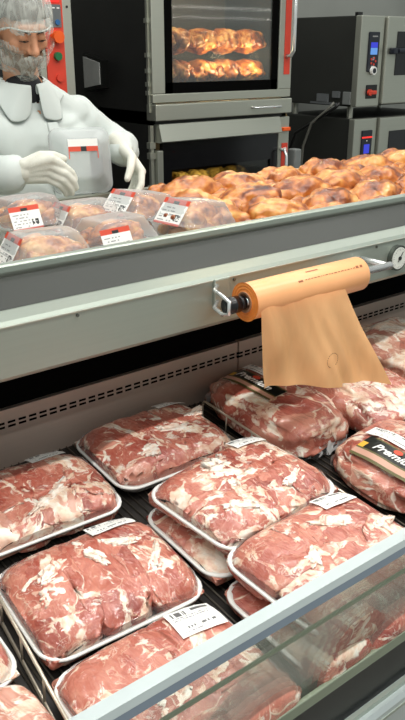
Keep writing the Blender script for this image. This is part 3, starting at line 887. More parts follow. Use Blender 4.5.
cg = 'clear chicken containers in the bin'
specs = [
 ('clear chicken box in the front left corner of the bin, label on its left end', (.805, 1.60, BZ + .059), -.10, 'end', (0, 0)),
 ('clear chicken box farthest back at left, below the right gloved hand', (.925, 1.93, BZ + .080), .10, 'side', (0, 0)),
 ('clear chicken box in the middle, below the held container', (1.075, 1.87, BZ + .059), -.05, 'end', (0, 0)),
 ('clear chicken box at the steel rim, wide white label facing front', (1.012, 1.63, BZ + .062), .12, 'side', (0, 0)),
 ('clear chicken box with a tilted label, below the left glove', (1.225, 1.83, BZ + .075), .12, 'end', (0, .16)),
 ('clear chicken box nearest the loose roast chickens, tilted label on its left end', (1.285, 1.655, BZ + .070), .10, 'end', (0, .14)),
 ('clear chicken box cut off by the left picture edge', (.585, 1.70, BZ + .059), .05, 'end', (0, 0)),
]
for q, (lb, loc, rot, lk, tl_) in enumerate(specs):
    t = thing('chicken_container', lb, 'food container', loc, (tl_[0], tl_[1], rot), cg)
    container_parts(t, label=lk)
    mt = Matrix.Translation(loc) @ Euler((tl_[0], tl_[1], rot)).to_matrix().to_4x4() @ V((0, 0, .006))
    put_chicken(mt.x, mt.y, mt.z, rot + (PI if q % 2 else 0), 'roast chicken inside the ' + lb.replace(', label on its left end', '').replace(', tilted label on its left end', ''), 'boxed roast chickens', q % 2, -tl_[1] if q % 2 else tl_[1], .82)
    if BZ < loc[2]:   # the boxes lie on a raised insert
        pass
MB().box(.44, 1.40, 1.48, 2.05, BZ, BZ + .058, .004).obj('raised_insert', M['steel_soft'], binr)

held = thing('held_container', 'milky clear container with red and white label held up by the person', 'food container', (1.240, 2.185, 1.318), (math.radians(78), 0, -.35))
container_parts(held, .19, .20, .10, True, 'top')

# ------------------------------------------------------------------ person
man = thing('person', 'person in white coat, hairnet and beard net holding a clear container', 'person', (1.17, 2.47, 0))
HC = V((1.150, 2.415, 1.795))
HM = Matrix.Translation(HC) @ Matrix.Rotation(math.radians(0), 4, 'Z') @ Matrix.Rotation(math.radians(24), 4, 'X') @ Matrix.Rotation(math.radians(-3), 4, 'Y')
# head in its own frame: face towards -Y
def head_shape(fine=True):
    h = MB()
    h.ell((0, .015, .035), (.076, .098, .088)).ell((0, -.03, .0), (.066, .065, .075)).ell((0, -.035, -.055), (.054, .056, .052)).ell((0, -.065, -.092), (.026, .022, .020))
    h.ell((0, -.078, .042), (.050, .014, .013))                                   # brow
    for s_ in (-1, 1):
        h.ell((.042 * s_, -.062, -.012), (.022, .024, .022)).ell((.078 * s_, .015, -.005), (.010, .020, .032), (0, .15 * s_, 0))
        h.ell((.050 * s_, -.02, -.07), (.018, .04, .024))
    h.chain([(0, -.088, .030), (0, -.106, -.006), (0, -.114, -.020)], [.009, .011, .013]).ell((.011, -.100, -.024), (.010, .011, .008)).ell((-.011, -.100, -.024), (.010, .011, .008))
    h.ell((0, -.090, -.050), (.024, .012, .006)).ell((0, -.089, -.061), (.020, .012, .006))
    return h
hd = head_shape(); hd.bm.transform(HM)
# neck, trunk, arms under the clothes: one continuous body
hd.cap(HM @ V((0, .02, -.05)), (1.17, 2.46, 1.60), .054, .060)
hd.chain([(1.17, 2.47, 1.60), (1.17, 2.47, 1.42), (1.17, 2.47, 1.15), (1.17, 2.47, 1.0)], [.08, .12, .12, .12])
for sx in (-1, 1): hd.cap((1.17 + sx * .05, 2.465, 1.54), (1.17 + sx * .15, 2.465, 1.525), .06, .055)
LS, LE, LW = V((1.355, 2.465, 1.53)), V((1.535, 2.45, 1.405)), V((1.392, 2.215, 1.430))
RS, RE, RW = V((.985, 2.465, 1.53)), V((.80, 2.29, 1.365)), V((.978, 2.125, 1.408))
hd.chain([LS, LE, LW], [.05, .04, .028]).chain([RS, RE, RW], [.05, .04, .028])
for sx in (-1, 1): hd.chain([(1.17 + sx * .09, 2.47, .98), (1.17 + sx * .095, 2.47, .57), (1.17 + sx * .10, 2.48, .18)], [.09, .06, .04]).ell((1.17 + sx * .10, 2.42, .145), (.045, .12, .045))
hd.fuse(.0045, 5)
body = hd.obj('body', M['skin'], man, True)

def from_head(cond, off, seed, mat, name, puff=0., nz=.002):
    h = head_shape().fuse(.005, 26 if 'net' in name else 6); h.bm.normal_update()
    dead = [f for f in h.bm.faces if not cond(f.calc_center_median())]
    for v in h.bm.verts:
        f = off + (.008 if 'net' in name else 0) + puff * max(0, v.co.z + .02) + noise.noise(v.co * 24 + V((seed, 0, 0))) * nz + abs(noise.noise(V((v.co.x * 60, v.co.y * 60, v.co.z * 8 + seed)))) * nz
        v.co += v.normal * f
    bmesh.ops.delete(h.bm, geom=dead, context='FACES')
    h.bm.transform(HM)
    return h.obj(name, mat, man, True)
from_head(lambda p: p.z > .058 - max(0, p.y + .03) * 1.0 and not (abs(p.x) > .07 and p.z < .03 and p.y < .04), .007, 1, M['hair'], 'hair')
from_head(lambda p: p.z > .040 - max(0, p.y + .07) * .62, .013, 2, M['net'], 'hairnet', .10, .004)
from_head(lambda p: p.z < -.036 and p.y < .01 and p.z > -.12, .003, 3, M['beard'], 'beard', 0, .0006)
from_head(lambda p: p.z < -.030 + abs(p.x) * .42 - max(0, -.085 - p.y) * 0 and p.y < .06 and p.z < .02 and not (p.y < -.098 and p.z > -.030), .014, 4, M['netbeard'], 'beard_net', 0, .0018)
# elastic hems of the nets
for zz, nm in ((0, 'hairnet_band'),):
    pts = []
    for k in range(40):
        a = k / 40 * 2 * PI
        y = -.015 + .106 * -math.cos(a) * 1.0; xx = .089 * math.sin(a)
        y0 = y + .012
        pts.append(HM @ V((xx * (1 if y < .05 else .95), y0, .043 - max(0, y0 + .07) * .62)))
    MB().tube(pts, .0026, 6, True).obj(nm, M['coat'], man, True)
for s_ in (-1, 1):
    e_ = MB().ell((.030 * s_, -.083, .014), (.0125, .010, .0115)); e_.bm.transform(HM); eo = e_.obj('eye', M['eye'], man, True)
    i_ = MB().ell((.030 * s_, -.0915, .010), (.0055, .003, .0055)); i_.bm.transform(HM); i_.obj('iris', M['iris'], eo, True)
    l_ = MB().ell((.030 * s_, -.0832, .0165), (.0160, .0125, .0135)); l_.bm.transform(HM); l_.obj('eyelid', M['skin'], eo, True)
    q_ = MB().chain([(.016 * s_, -.0935, .008), (.030 * s_, -.0955, .006), (.044 * s_, -.089, .008)], [.0013, .0016, .0012]); q_.bm.transform(HM); q_.obj('eyelash', M['hair'], eo, True)
    b_ = MB().chain([(.012 * s_, -.0945, .030), (.030 * s_, -.0935, .036), (.048 * s_, -.082, .032)], [.0022, .0028, .0016]); b_.bm.transform(HM); b_.obj('eyebrow', M['hair'], man, True)

# coat
co_ = MB()
co_.chain([(1.165, 2.46, 1.615), (1.17, 2.475, 1.45), (1.17, 2.475, 1.25), (1.17, 2.475, 1.05), (1.17, 2.475, .72)], [.070, .135, .145, .15, .17])
for sx in (-1, 1):
    co_.chain([(1.17 + sx * .03, 2.465, 1.612), (1.17 + sx * .11, 2.466, 1.560), (1.17 + sx * .175, 2.465, 1.512)], [.062, .066, .066])
    co_.chain([(1.17 + sx * .10, 2.465, 1.45), (1.17 + sx * .10, 2.47, 1.15), (1.17 + sx * .10, 2.475, .74)], [.12, .125, .15])
co_.chain([LS + V((.0, 0, -.005)), LS.lerp(LE, .5), LE, LE.lerp(LW, .5), LE.lerp(LW, .93)], [.066, .066, .064, .057, .048])
co_.chain([RS + V((.0, 0, -.005)), RS.lerp(RE, .5), RE, RE.lerp(RW, .5), RE.lerp(RW, .86)], [.078, .074, .072, .064, .052])
co_.fuse(.009, 5)
co_.bm.normal_update()
for v in co_.bm.verts:
    p = v.co
    f = .012 * noise.noise(V((p.x * 9, p.y * 9, p.z * 3.2))) + .007 * noise.noise(V((p.x * 22 + 3, p.y * 22, p.z * 7))) - .008 * max(0, .12 - abs(noise.noise(V((p.x * 7 + p.z * 4, p.y * 7, p.z * 5 - p.x * 3 + 9))))) * 8
    if p.z > 1.56 and abs(p.x - 1.17) < .1: f *= .2
    v.co += v.normal * f
# open the neck
dead = [f for f in co_.bm.faces if (f.calc_center_median() - V((1.16, 2.44, 1.675))).length < .070 or (abs(f.calc_center_median().x - 1.18) < .016 * max(0, (f.calc_center_median().z - 1.575) / .03) and f.calc_center_median().y < 2.45 and f.calc_center_median().z > 1.575)]
bmesh.ops.delete(co_.bm, geom=dead, context='FACES')
coat_o = co_.obj('coat', M['coat'], man, True)
# dark shirt at the neck
us = MB().chain([(1.160, 2.440, 1.618), (1.165, 2.460, 1.57), (1.17, 2.475, 1.51)], [.064, .074, .098]); us.fuse(.007, 4)
us.obj('undershirt', M['shirt'], man, True)
tr_b = MB()
for sx in (-1, 1): tr_b.chain([(1.17 + sx * .09, 2.475, .95), (1.17 + sx * .098, 2.475, .55), (1.17 + sx * .10, 2.485, .20)], [.10, .075, .06])
tr_b.fuse(.014, 3); tr_b.obj('trousers', M['trouser'], man, True)
for sx in (-1, 1): MB().ell((1.17 + sx * .10, 2.42, .142), (.055, .14, .045)).ell((1.17 + sx * .10, 2.48, .165), (.055, .07, .07)).fuse(.012, 3).obj('shoe', M['black'], man, True)
# collar wings
cb = BVHTree.FromPolygons([v.co + wloc(man) for v in coat_o.data.vertices], [p.vertices[:] for p in coat_o.data.polygons])
def lift(p, off):
    hit = cb.find_nearest(p)
    return hit[0] + hit[1] * off if hit[0] is not None else V(p)
for sg in (-1, 1):
    cm = MB(); rows_c = [[], [], [], []]
    for k in range(17):
        f = k / 16; phi = math.radians(7 + 173 * f) * sg      # 0 = front (-Y)
        dx_, dy_ = math.sin(phi), -math.cos(phi)
        zt = 1.634 + .026 * f
        cxx, cyy = 1.160, 2.440 + .018 * f
        out = .046 + .030 * max(0, 1 - abs(f - .12) * 5)
        rows_c[0].append((cxx + dx_ * .068, cyy + dy_ * .068, zt - .03))
        rows_c[1].append((cxx + dx_ * .069, cyy + dy_ * .069, zt + .004))
        rows_c[2].append((cxx + dx_ * .080, cyy + dy_ * .080, zt + .001))
        low_p = V((cxx + dx_ * (.078 + out), cyy + dy_ * (.078 + out), zt - out * 1.0 - .012))
        rows_c[3].append(tuple(lift(low_p, .008)))
    cm.loft(rows_c, closed=False)
    co2 = cm.obj('collar', M['coat'], coat_o, True)
    sol = co2.modifiers.new('thick', 'SOLIDIFY'); sol.thickness = .004
    co2.modifiers.new('sub', 'SUBSURF').render_levels = 2
# placket
pl = MB(); lp = []
for k in range(26):
    z = 1.52 - k * .028
    hit = cb.ray_cast(V((1.195 + .0 * k, 1.9, z)), V((0, 1, 0)))
    if hit[0] is not None: lp.append(hit[0])
if len(lp) > 3:
    pl.loft([[tuple(p + V((-.004, -.002, 0))) for p in lp], [tuple(p + V((-.002, -.008, 0))) for p in lp], [tuple(p + V((.034, -.008, 0))) for p in lp], [tuple(p + V((.037, .004, 0))) for p in lp]], closed=False)
    pl.obj('placket', M['coat'], coat_o, False)

# gloved hands
def glove(name, wrist, knuck, side, nrm, fingers, thumb, parent):
    """wrist->knuck palm axis; side = direction from little finger to index; fingers: list of (offset, [joints])"""
    g = MB()
    wrist, knuck, side, nrm = V(wrist), V(knuck), V(side).normalized(), V(nrm).normalized()
    for k, off in enumerate((-.030, -.010, .010, .030)):
        g.cap(wrist + side * off * .55, knuck + side * off, .021, .0155)
    g.cap(wrist - (knuck - wrist) * .45, wrist, .031, .030)
    for off, js, r in fingers:
        p0 = knuck + side * off
        pts = [p0] + [V(j) for j in js]
        rs = [r * 1.12, r, r * .94, r * .82][:len(pts)]
        g.chain(pts, rs)
    g.chain([wrist + side * .022 + nrm * .004] + [V(j) for j in thumb], [.020, .0155, .0125, .0105][:len(thumb) + 1])
    g.fuse(.0032, 3)
    return g.obj(name, M['glove'], parent, True)
# his right hand: fingers across the left edge of the box, thumb on the front
kR = V((1.045, 2.085, 1.415)); sR = V((.15, -.35, .92))
glove('glove', RW, kR, sR, (0, -1, 0), [
    (.031, [(1.082, 2.068, 1.425), (1.108, 2.064, 1.402), (1.120, 2.066, 1.382)], .0115),
    (.010, [(1.085, 2.060, 1.400), (1.110, 2.060, 1.376), (1.120, 2.064, 1.356)], .0118),
    (-.011, [(1.078, 2.062, 1.382), (1.100, 2.064, 1.358), (1.108, 2.068, 1.340)], .0112),
    (-.031, [(1.068, 2.072, 1.368), (1.086, 2.074, 1.350), (1.093, 2.078, 1.336)], .0098)],
    [(1.03, 2.10, 1.452), (1.068, 2.095, 1.452), (1.098, 2.085, 1.440)], man)
kL = V((1.405, 2.150, 1.368)); sL = V((-.25, -.93, .1))
glove('glove', LW, kL, sL, (-1, 0, 0), [
    (.031, [(1.372, 2.088, 1.335), (1.345, 2.080, 1.305), (1.325, 2.082, 1.290)], .0115),
    (.010, [(1.378, 2.105, 1.325), (1.350, 2.098, 1.292), (1.332, 2.10, 1.275)], .0118),
    (-.011, [(1.385, 2.135, 1.322), (1.358, 2.128, 1.288), (1.340, 2.13, 1.270)], .0112),
    (-.031, [(1.392, 2.165, 1.325), (1.370, 2.16, 1.298), (1.352, 2.16, 1.282)], .0098)],
    [(1.365, 2.125, 1.418), (1.335, 2.090, 1.390), (1.312, 2.075, 1.362)], man)
for W_, E_ in ((LW, LE), (RW, RE)):
    d_ = (E_ - W_).normalized()
    MB().cyl(W_ + d_ * .012, W_ + d_ * .052, .0345, 24, .037).obj('knit_cuff', M['cuff'], man, True)

man.location += V((.036, 0, -.094))

# ------------------------------------------------------------------ rotisserie ovens
def tubular_handle(name, x, y, z0, z1, out, r, mat, parent):
    MB().tube([(x, y, z0), (x, y - out * .7, z0 + .006), (x, y - out, z0 + .03), (x, y - out, z1 - .03), (x, y - out * .7, z1 - .006), (x, y, z1)], r, 8).obj(name, mat, parent, True)

FY = 3.2
OX0, OX1 = 2.234, 3.155
up = thing('rotisserie_oven', 'upper rotisserie oven with a lit window of turning chickens and red strip', 'oven', (2.67, 3.65, 1.46), group='rotisserie ovens')
MB().box(OX0 + .012, OX0 + .03, FY + .02, 4.15, 1.46, 2.45).box(OX1 - .03, OX1, FY + .02, 4.15, 1.46, 2.45).box(OX0 + .012, OX1, 4.13, 4.15, 1.46, 2.45).box(OX0 + .012, OX1, FY + .02, 4.15, 2.43, 2.45).box(OX0 + .012, OX1, FY + .02, 4.15, 1.46, 1.50).obj('cabinet', M['ovenside'], up)
MB().box(OX0 + .03, OX1 - .03, 3.72, 3.74, 1.50, 2.43).obj('oven_cavity', M['inside'], up)
MB().box(OX0, OX0 + .075, FY - .01, FY + .03, 1.585, 2.45, .004).box(OX1 - .095, OX1, FY - .01, FY + .03, 1.585, 2.45, .004).box(OX0, OX1, FY - .01, FY + .03, 1.545, 1.585, .004).box(OX0, OX1, FY - .01, FY + .03, 2.36, 2.45, .004).obj('door_frame', M['steel_soft'], up)
MB().box(OX0 + .075, OX0 + .125, FY - .002, FY + .02, 1.585, 2.36).box(OX1 - .140, OX1 - .095, FY - .002, FY + .02, 1.585, 2.36).box(OX0 + .075, OX1 - .095, FY - .002, FY + .02, 1.585, 1.635).obj('gasket', M['blackmatt'], up)
MB().box(OX0 + .12, OX1 - .135, FY + .004, FY + .010, 1.62, 2.36).obj('door_glass', M['ovenglass'], up)
MB().box(OX1 - .058, OX1 - .016, FY - .013, FY - .0105, 1.66, 2.45).obj('red_strip', M['redpanel'], up)
tubular_handle('handle', OX1 - .045, FY - .012, 1.75, 2.12, .055, .011, M['chrome'], up)
MB().box(OX0 + .002, OX1 - .005, FY - .03, FY + .05, 1.462, 1.538, .004).obj('drip_ledge', M['steel_soft'], up)
tubular_handle('drawer_handle', OX1 - .06, FY - .03, 1.485, 1.49, .02, .005, M['chrome'], up) if False else MB().tube([(OX1 - .30, FY - .03, 1.502), (OX1 - .29, FY - .055, 1.500), (OX1 - .11, FY - .055, 1.500), (OX1 - .10, FY - .03, 1.502)], .006, 8).obj('drawer_handle', M['chrome'], up, True)
h_ = MB()
for zz in (1.58, 1.62, 1.68, 1.75, 1.9): h_.box(OX0 - .012, OX0 + .012, FY + .01, FY + .035, zz, zz + .02)
h_.box(OX0 - .006, OX0 + .012, FY + .015, FY + .03, 1.5, 2.45).obj('hinge_post', M['steel_soft'], up)
MB().prism([(3.60, 1.60), (3.78, 1.575), (3.78, 1.765), (3.60, 1.735)], 'x', OX0 - .03, OX0 + .012).obj('side_louver', M['steel_dark'], up)
MB().prism([(3.612, 1.618), (3.768, 1.596), (3.768, 1.75), (3.612, 1.722)], 'x', OX0 - .036, OX0 - .03).obj('louver_plate', M['dialrim2'], up)
# skewers and chickens in the upper oven
for zz in (1.845, 1.70):
    pass
for rn, zz in (('upper', 1.835 - .14 + .06), ('lower', 1.685 - .14 + .06)):
    MB().cyl((OX0 + .03, 3.42, zz + .045), (OX1 - .03, 3.42, zz + .045), .005, 8).obj('spit', M['chrome'], up)
    for k in range(4):
        put_chicken(2.525 + k * .162, 3.42, zz - .14, PI / 2 + .2 * (k % 2), 'browned chicken on the %s spit behind the rotisserie window, %s from the left' % (rn, ORD[k]), 'chickens on the spits', k % 2, 0, 1.2)

lo = thing('rotisserie_oven', 'lower rotisserie oven with dark window, directly behind the roast chicken heap', 'oven', (2.67, 3.65, 0), group='rotisserie ovens')
MB().box(OX0 + .012, OX0 + .03, FY + .02, 4.15, .26, 1.458).box(OX1 - .03, OX1, FY + .02, 4.15, .26, 1.458).box(OX0 + .012, OX1, 4.13, 4.15, .26, 1.458).box(OX0 + .012, OX1, FY + .02, 4.15, 1.44, 1.458).box(OX0 + .012, OX1, FY + .02, 4.15, .26, .5).obj('cabinet', M['ovenside'], lo)
MB().box(OX0 + .03, OX1 - .03, 3.72, 3.74, .5, 1.44).obj('oven_cavity', M['inside'], lo)
MB().prism([(FY - .045, 1.365), (FY - .02, 1.445), (FY + .03, 1.445), (FY + .03, 1.358), (FY - .03, 1.358)], 'x', OX0 + .025, OX1 - .085).obj('top_panel', M['steel_soft'], lo)
MB().box(OX0 + .02, OX0 + .055, FY - .012, FY + .03, .55, 1.32, .004).box(OX1 - .08, OX1, FY - .012, FY + .03, .55, 1.44, .004).box(OX0 + .02, OX1, FY - .012, FY + .03, .50, .56, .004).obj('door_frame', M['steel_soft'], lo)
MB().box(OX0 + .055, OX1 - .08, FY - .006, FY + .02, 1.22, 1.355).box(OX0 + .055, OX0 + .11, FY - .006, FY + .02, .56, 1.22).box(OX1 - .13, OX1 - .08, FY - .006, FY + .02, .56, 1.22).obj('door_panel', M['blackglossy'], lo)
MB().box(OX0 + .10, OX1 - .12, FY + .004, FY + .010, .56, 1.225).obj('door_glass', M['darkglass'], lo)
MB().box(OX1 - .055, OX1 - .01, FY - .015, FY - .0125, 1.16, 1.30).obj('red_strip', M['redpanel'], lo)
MB().box(OX1 - .045, OX1 - .02, FY - .017, FY - .015, 1.255, 1.275).obj('indicator', M['white'], lo)
MB().box(OX1 - .06, OX1 - .005, FY - .03, FY + .0, 1.365, 1.385, .004).obj('amber_knob', M['orangebtn'], lo)
tubular_handle('handle', OX1 - .062, FY - .012, .85, 1.27, .05, .009, M['chrome'], lo)
h_ = MB()
for zz in (1.0, 1.12, 1.28, 1.33): h_.box(OX0 - .012, OX0 + .02, FY + .005, FY + .035, zz, zz + .03)
h_.box(OX0 - .004, OX0 + .015, FY + .012, FY + .03, .5, 1.44).obj('hinge_post', M['steel_soft'], lo)
MB().cyl((OX0 + .03, 3.42, 1.13), (OX1 - .03, 3.42, 1.155), .005, 8).obj('spit', M['chrome'], lo)
for lx in (OX0 + .08, OX1 - .08):
    for ly in (FY + .1, 4.05): MB().cyl((lx, ly, .14), (lx, ly, .26), .025, 12).obj('leg', M['steel_dark'], lo)
rawp = chicken_proto('raw_chicken', 9, M['rawchicken'])
for k in range(5):
    o = rawp if k == 0 else copy_tree(rawp)
    o.location = (2.40 + k * .138, 3.42, .93); o.rotation_euler = (0, 0, PI / 2 + .15 * (k % 2)); o.scale = (.9,) * 3
    o['label'] = 'pale raw chicken behind the dark lower window, %s from the left' % ORD[k]; o['category'] = 'chicken'; o['group'] = 'raw chickens on the lower spit'

# left rotisserie behind the person
lf = thing('rotisserie_oven', 'rotisserie oven behind the person with red control strip and orange button', 'oven', (1.30, 3.65, 0), group='rotisserie ovens')
LX0, LX1 = .87, 1.817
MB().box(LX0, LX1 - .003, FY + .02, 4.15, .14, 2.45).obj('cabinet', M['ovenside'], lf)
MB().box(LX1 - .045, LX1, FY - .01, FY + .03, .5, 2.45, .004).box(LX0, LX0 + .07, FY - .01, FY + .03, .5, 2.45, .004).box(LX1 - .165, LX1 - .135, FY - .01, FY + .03, .5, 2.45, .004).box(LX0, LX1 - .15, FY - .01, FY + .03, 1.54, 1.62, .004).obj('door_frame', M['steel_soft'], lf)
MB().box(LX0 + .07, LX1 - .165, FY - .004, FY + .02, 1.62, 2.45).box(LX0 + .07, LX1 - .165, FY - .004, FY + .02, .5, 1.54).obj('door_glass', M['blackglossy'], lf)
MB().box(LX1 - .135, LX1 - .045, FY - .012, FY + .02, 1.45, 2.45).obj('control_strip', M['redpanel'], lf)
MB().box(LX1 - .130, LX1 - .055, FY - .016, FY - .012, 1.873, 1.962).obj('button_plate', M['panelgrey'], lf)
MB().box(LX1 - .125, LX1 - .062, FY - .016, FY - .012, 1.970, 2.03).obj('display', M['led'], lf)
MB().cyl((LX1 - .085, FY - .012, 1.835), (LX1 - .085, FY - .045, 1.835), .025, 24).obj('orange_button', M['orangebtn'], lf)
MB().cyl((LX1 - .085, FY - .012, 1.758), (LX1 - .085, FY - .03, 1.758), .017, 20).obj('green_button', M['greenbtn'], lf)
MB().cyl((LX1 - .080, FY - .012, 1.67), (LX1 - .080, FY - .022, 1.67), .016, 20).obj('red_knob', M['redpanel'], lf)
MB().cyl((LX1 - .075, FY - .016, 1.893), (LX1 - .075, FY - .022, 1.893), .011, 16).obj('blue_button', M['bluebtn'], lf)
dm = MB()
for k in range(3): dm.box(LX1 - .118 + k * .022, LX1 - .106 + k * .022, FY - .018, FY - .016, 1.946, 1.951)
dm.obj('panel_marks', M['white'], lf)
MB().cyl((LX1 - .022, FY - .01, 1.955), (LX1 - .022, FY - .014, 1.955), .005, 10).obj('screw', M['ink'], lf)

# ------------------------------------------------------------------ combi ovens
CY, CX0, CX1 = 3.5, 4.053, 5.1
PXR = CX0 + .225
def combi(label, z0, z1, upper):
    t = thing('combi_oven', label, 'oven', (4.6, 3.85, z0), group='combi ovens')
    MB().box(CX0 + .01, CX1, CY + .03, 4.22, z0, z1, .006).obj('cabinet', M['combiside'], t)
    MB().box(CX0, PXR, CY - .01, CY + .04, z0, z1, .006).obj('control_column', M['steel_soft'], t)
    MB().box(PXR + .012, CX1, CY - .03, CY + .03, z0 + .01, z1, .008).obj('door', M['steel_soft'], t)
    MB().box(PXR + .11, CX1 - .1, CY - .034, CY - .028, z0 + (.17 if upper else -.0) + .02, z1 - .09, .003).obj('door_glass', M['blackglossy'], t)
    a = CX0 + .075
    if upper:
        MB().box(a, a + .105, CY - .018, CY - .008, z0 + .215, z1 - .095, .006).obj('control_panel', M['panelblue'], t)
        zt = z1 - .095
        MB().box(a + .02, a + .085, CY - .0195, CY - .0175, zt - .135, zt - .095).obj('screen', M['screen'], t)
        MB().box(a + .02, a + .085, CY - .0195, CY - .0175, zt - .094, zt - .062).obj('screen', M['screendk'], t)
        MB().box(a + .03, a + .08, CY - .0195, CY - .0175, zt - .030, zt - .022).box(a + .035, a + .065, CY - .0195, CY - .0175, z0 + .245, z0 + .252).box(a + .045, a + .06, CY - .0195, CY - .0175, z0 + .285, z0 + .305).obj('panel_marks', M['grey'], t)
        kb = MB()
        for q in range(5):
            an = q / 5 * 2 * PI
            kb.cyl((a + .052 + .022 * math.cos(an), CY - .018, zt - .175 + .02 * math.sin(an)), (a + .052 + .022 * math.cos(an), CY - .021, zt - .175 + .02 * math.sin(an)), .007, 10)
        kb.obj('panel_buttons', M['redpanel'], t)
        kz = zt - .232
        MB().cyl((a + .052, CY - .017, kz), (a + .052, CY - .035, kz), .026, 28).obj('dial_knob', M['white'], t)
        MB().cyl((a + .052, CY - .034, kz), (a + .052, CY - .037, kz), .016, 24).obj('dial_cap', M['panelblue'], t)
        MB().box(a + .01, a + .12, CY - .014, CY - .008, z0 + .05, z0 + .135, .004).obj('switch_plate', M['black'], t)
        MB().cyl((a + .04, CY - .014, z0 + .088), (a + .04, CY - .03, z0 + .088), .02, 20).box(a + .035, a + .10, CY - .034, CY - .014, z0 + .075, z0 + .10, .006).obj('red_switch', M['redpanel'], t)
        MB().box(PXR + .035, PXR + .085, CY - .075, CY - .03, z0 + .32, z0 + .36, .008).cyl((PXR + .085, CY - .065, z0 + .34), (PXR + .30, CY - .075, z0 + .345), .017, 14).obj('handle', M['panelblue'], t)
    else:
        MB().box(a, a + .105, CY - .018, CY - .008, z1 - .45, z1 - .075, .004).obj('control_panel', M['panelblue'], t)
        MB().box(a + .025, a + .08, CY - .0195, CY - .0175, z1 - .225, z1 - .165).obj('screen', M['screendk'], t)
        MB().box(a + .002, a + .103, CY - .0195, CY - .0175, z1 - .125, z1 - .115).obj('red_line', M['led'], t)
        MB().box(a + .045, a + .055, CY - .0195, CY - .0175, z1 - .145, z1 - .138).obj('panel_marks', M['white'], t)
        MB().cyl((PXR + .05, CY - .03, z1 - .25), (PXR + .05, CY - .07, z1 - .25), .018, 16).obj('handle', M['panelblue'], t)
    return t
c1 = combi('upper combi oven with blue screen and red switch, far right behind the chickens', 1.294, 1.843, True)
MB().box(CX0 + .012, CX0 + .055, CY + .035, CY + .06, 1.838, 1.863).obj('top_bracket', M['black'], c1)
MB().box(CX0 - .006, CX0 + .012, CY + .04, CY + .105, 1.306, 1.386, .003).obj('side_socket', M['boxgrey'], c1)
MB().box(CX0 - .004, CX0 + .012, CY + .24, CY + .34, 1.316, 1.366).box(CX0 - .004, CX0 + .012, CY + .14, CY + .20, 1.346, 1.386).box(CX0 - .002, CX0 + .012, CY + .14, CY + .40, 1.301, 1.313).obj('side_vents', M['panelgrey'], c1)
for ly in (CY + .09, 4.1): MB().cyl((CX0 + .06, ly, 1.218), (CX0 + .06, ly, 1.294), .02, 12).obj('leg', M['steel_soft'], c1)
for ly in (CY + .09, 4.1): MB().cyl((CX1 - .06, ly, 1.218), (CX1 - .06, ly, 1.294), .02, 12).obj('leg', M['steel_soft'], c1)
c2 = combi('lower combi oven with dark blue display, beneath the upper combi oven', .44, 1.218, False)
MB().box(CX0 + .03, CX1, CY + .06, 4.2, .0, .44).obj('stand', M['steel_dark'], c2)
tag(MB().tube([(CX0 - .01, CY + .17, 1.316), (CX0 - .03, CY + .2, 1.276), (CX0 - .05, CY + .33, 1.176), (CX0 - .05, CY + .40, 1.016), (CX0 - .05, CY + .42, 0.716), (CX0 - .05, CY + .42, .0)], .009, 8).obj('power_cable', M['cable'], None, True), 'pale grey cable hanging down the dark side of the combi ovens', 'cable', 'oven cables')
tag(MB().tube([(CX0 - .01, CY + .12, 1.316), (CX0 - .03, CY + .14, 1.286), (CX0 - .04, CY + .30, 1.196), (CX0 - .035, CY + .5, 1.096), (CX0 - .035, CY + .62, 0.816), (CX0 - .035, CY + .63, .0)], .010, 8).obj('power_cable', M['black'], None, True), 'black cable sagging across the dark side of the combi ovens', 'cable', 'oven cables')
up.location.z -= .14; lo.location.z -= .14; lf.location.z -= .14
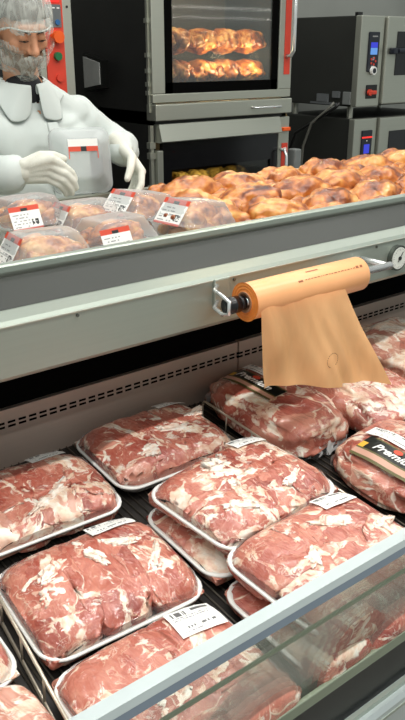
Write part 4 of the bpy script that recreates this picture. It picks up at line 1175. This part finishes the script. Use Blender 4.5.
# gas pipe and connection box right of the rotisserie
pp = thing('gas_pipe', 'brass coloured gas pipe running down right of the rotisserie ovens', 'pipe', (3.20, 3.25, 0))
MB().tube([(3.165, 3.30, 1.330), (3.19, 3.28, 1.320), (3.20, 3.27, 1.290), (3.20, 3.27, 0.960), (3.20, 3.27, .0)], .016, 10).obj('pipe', M['brass'], pp, True)
bx = thing('connection_box', 'small grey connection box with white plug beside the lower rotisserie oven', 'electrical box', (3.25, 3.2, 0.960))
MB().box(3.195, 3.25, 3.175, 3.235, 1.010, 1.120, .008).obj('housing', M['boxgrey'], bx)
MB().cyl((3.222, 3.2, 1.010), (3.222, 3.2, 0.940), .012, 12, .02).obj('plug', M['white'], bx)
MB().tube([(3.222, 3.2, .945), (3.222, 3.2, .5), (3.224, 3.21, .0)], .006, 8).obj('cord', M['cable'], bx, True)
tag(MB().cyl((3.235, 3.33, 0), (3.235, 3.33, 1.460), .008, 10).obj('white_conduit', M['white'], None, True), 'thin white conduit standing right of the upper rotisserie oven', 'pipe')

# ------------------------------------------------------------------ light
def area(loc, sx, sy, power, col=(1, .97, .92), rot=(0, 0, 0)):
    l = bpy.data.lights.new('ceiling_light', 'AREA'); l.shape = 'RECTANGLE'; l.size = sx; l.size_y = sy; l.energy = power; l.color = col
    o = bpy.data.objects.new('ceiling_light', l); COL.objects.link(o); o.location = loc; o.rotation_euler = rot
    return o
area((1.2, .4, 3.6), 4.5, .09, 80)
area((1.2, -1.4, 3.8), 4.5, .09, 55)
area((1.8, 2.3, 3.6), 4.5, .09, 22)
area((3.2, 3.4, 3.3), 4.0, .09, 26)  # extra strip added so the wrapped meat catches glints
area((2.0, 1.5, 3.6), 4.0, .09, 32)
area((40, -38, 4.2), 26, .5, 420)
area((50, -52, 4.2), 26, .6, 480)
def spot(loc, power, col):
    l = bpy.data.lights.new('oven_and_fill_lamp', 'POINT'); l.energy = power; l.color = col; l.shadow_soft_size = .04
    o = bpy.data.objects.new('oven_and_fill_lamp', l); COL.objects.link(o); o.location = loc
spot((2.60, 3.28, 2.1), 9, (1, .75, .45))
spot((2.95, 3.28, 2.1), 9, (1, .75, .45))
spot((2.70, 3.26, 1.60), 3, (1, .75, .45))  # added fill, brightens the undersides of the spit chickens
spot((2.95, 3.26, 1.60), 3, (1, .75, .45))  # second added fill for the same undersides
spot((2.6, 3.26, 1.12), 3, (1, .85, .5))
w = bpy.data.worlds.new('world'); sc.world = w; w.use_nodes = True
bg = w.node_tree.nodes['Background']; bg.inputs[0].default_value = (.92, 1, .97, 1); bg.inputs[1].default_value = .45
sc.view_settings.view_transform = 'Standard'; sc.view_settings.look = 'None'; sc.view_settings.gamma = 1; sc.view_settings.use_curve_mapping = False
sc.view_settings.exposure = 0.0
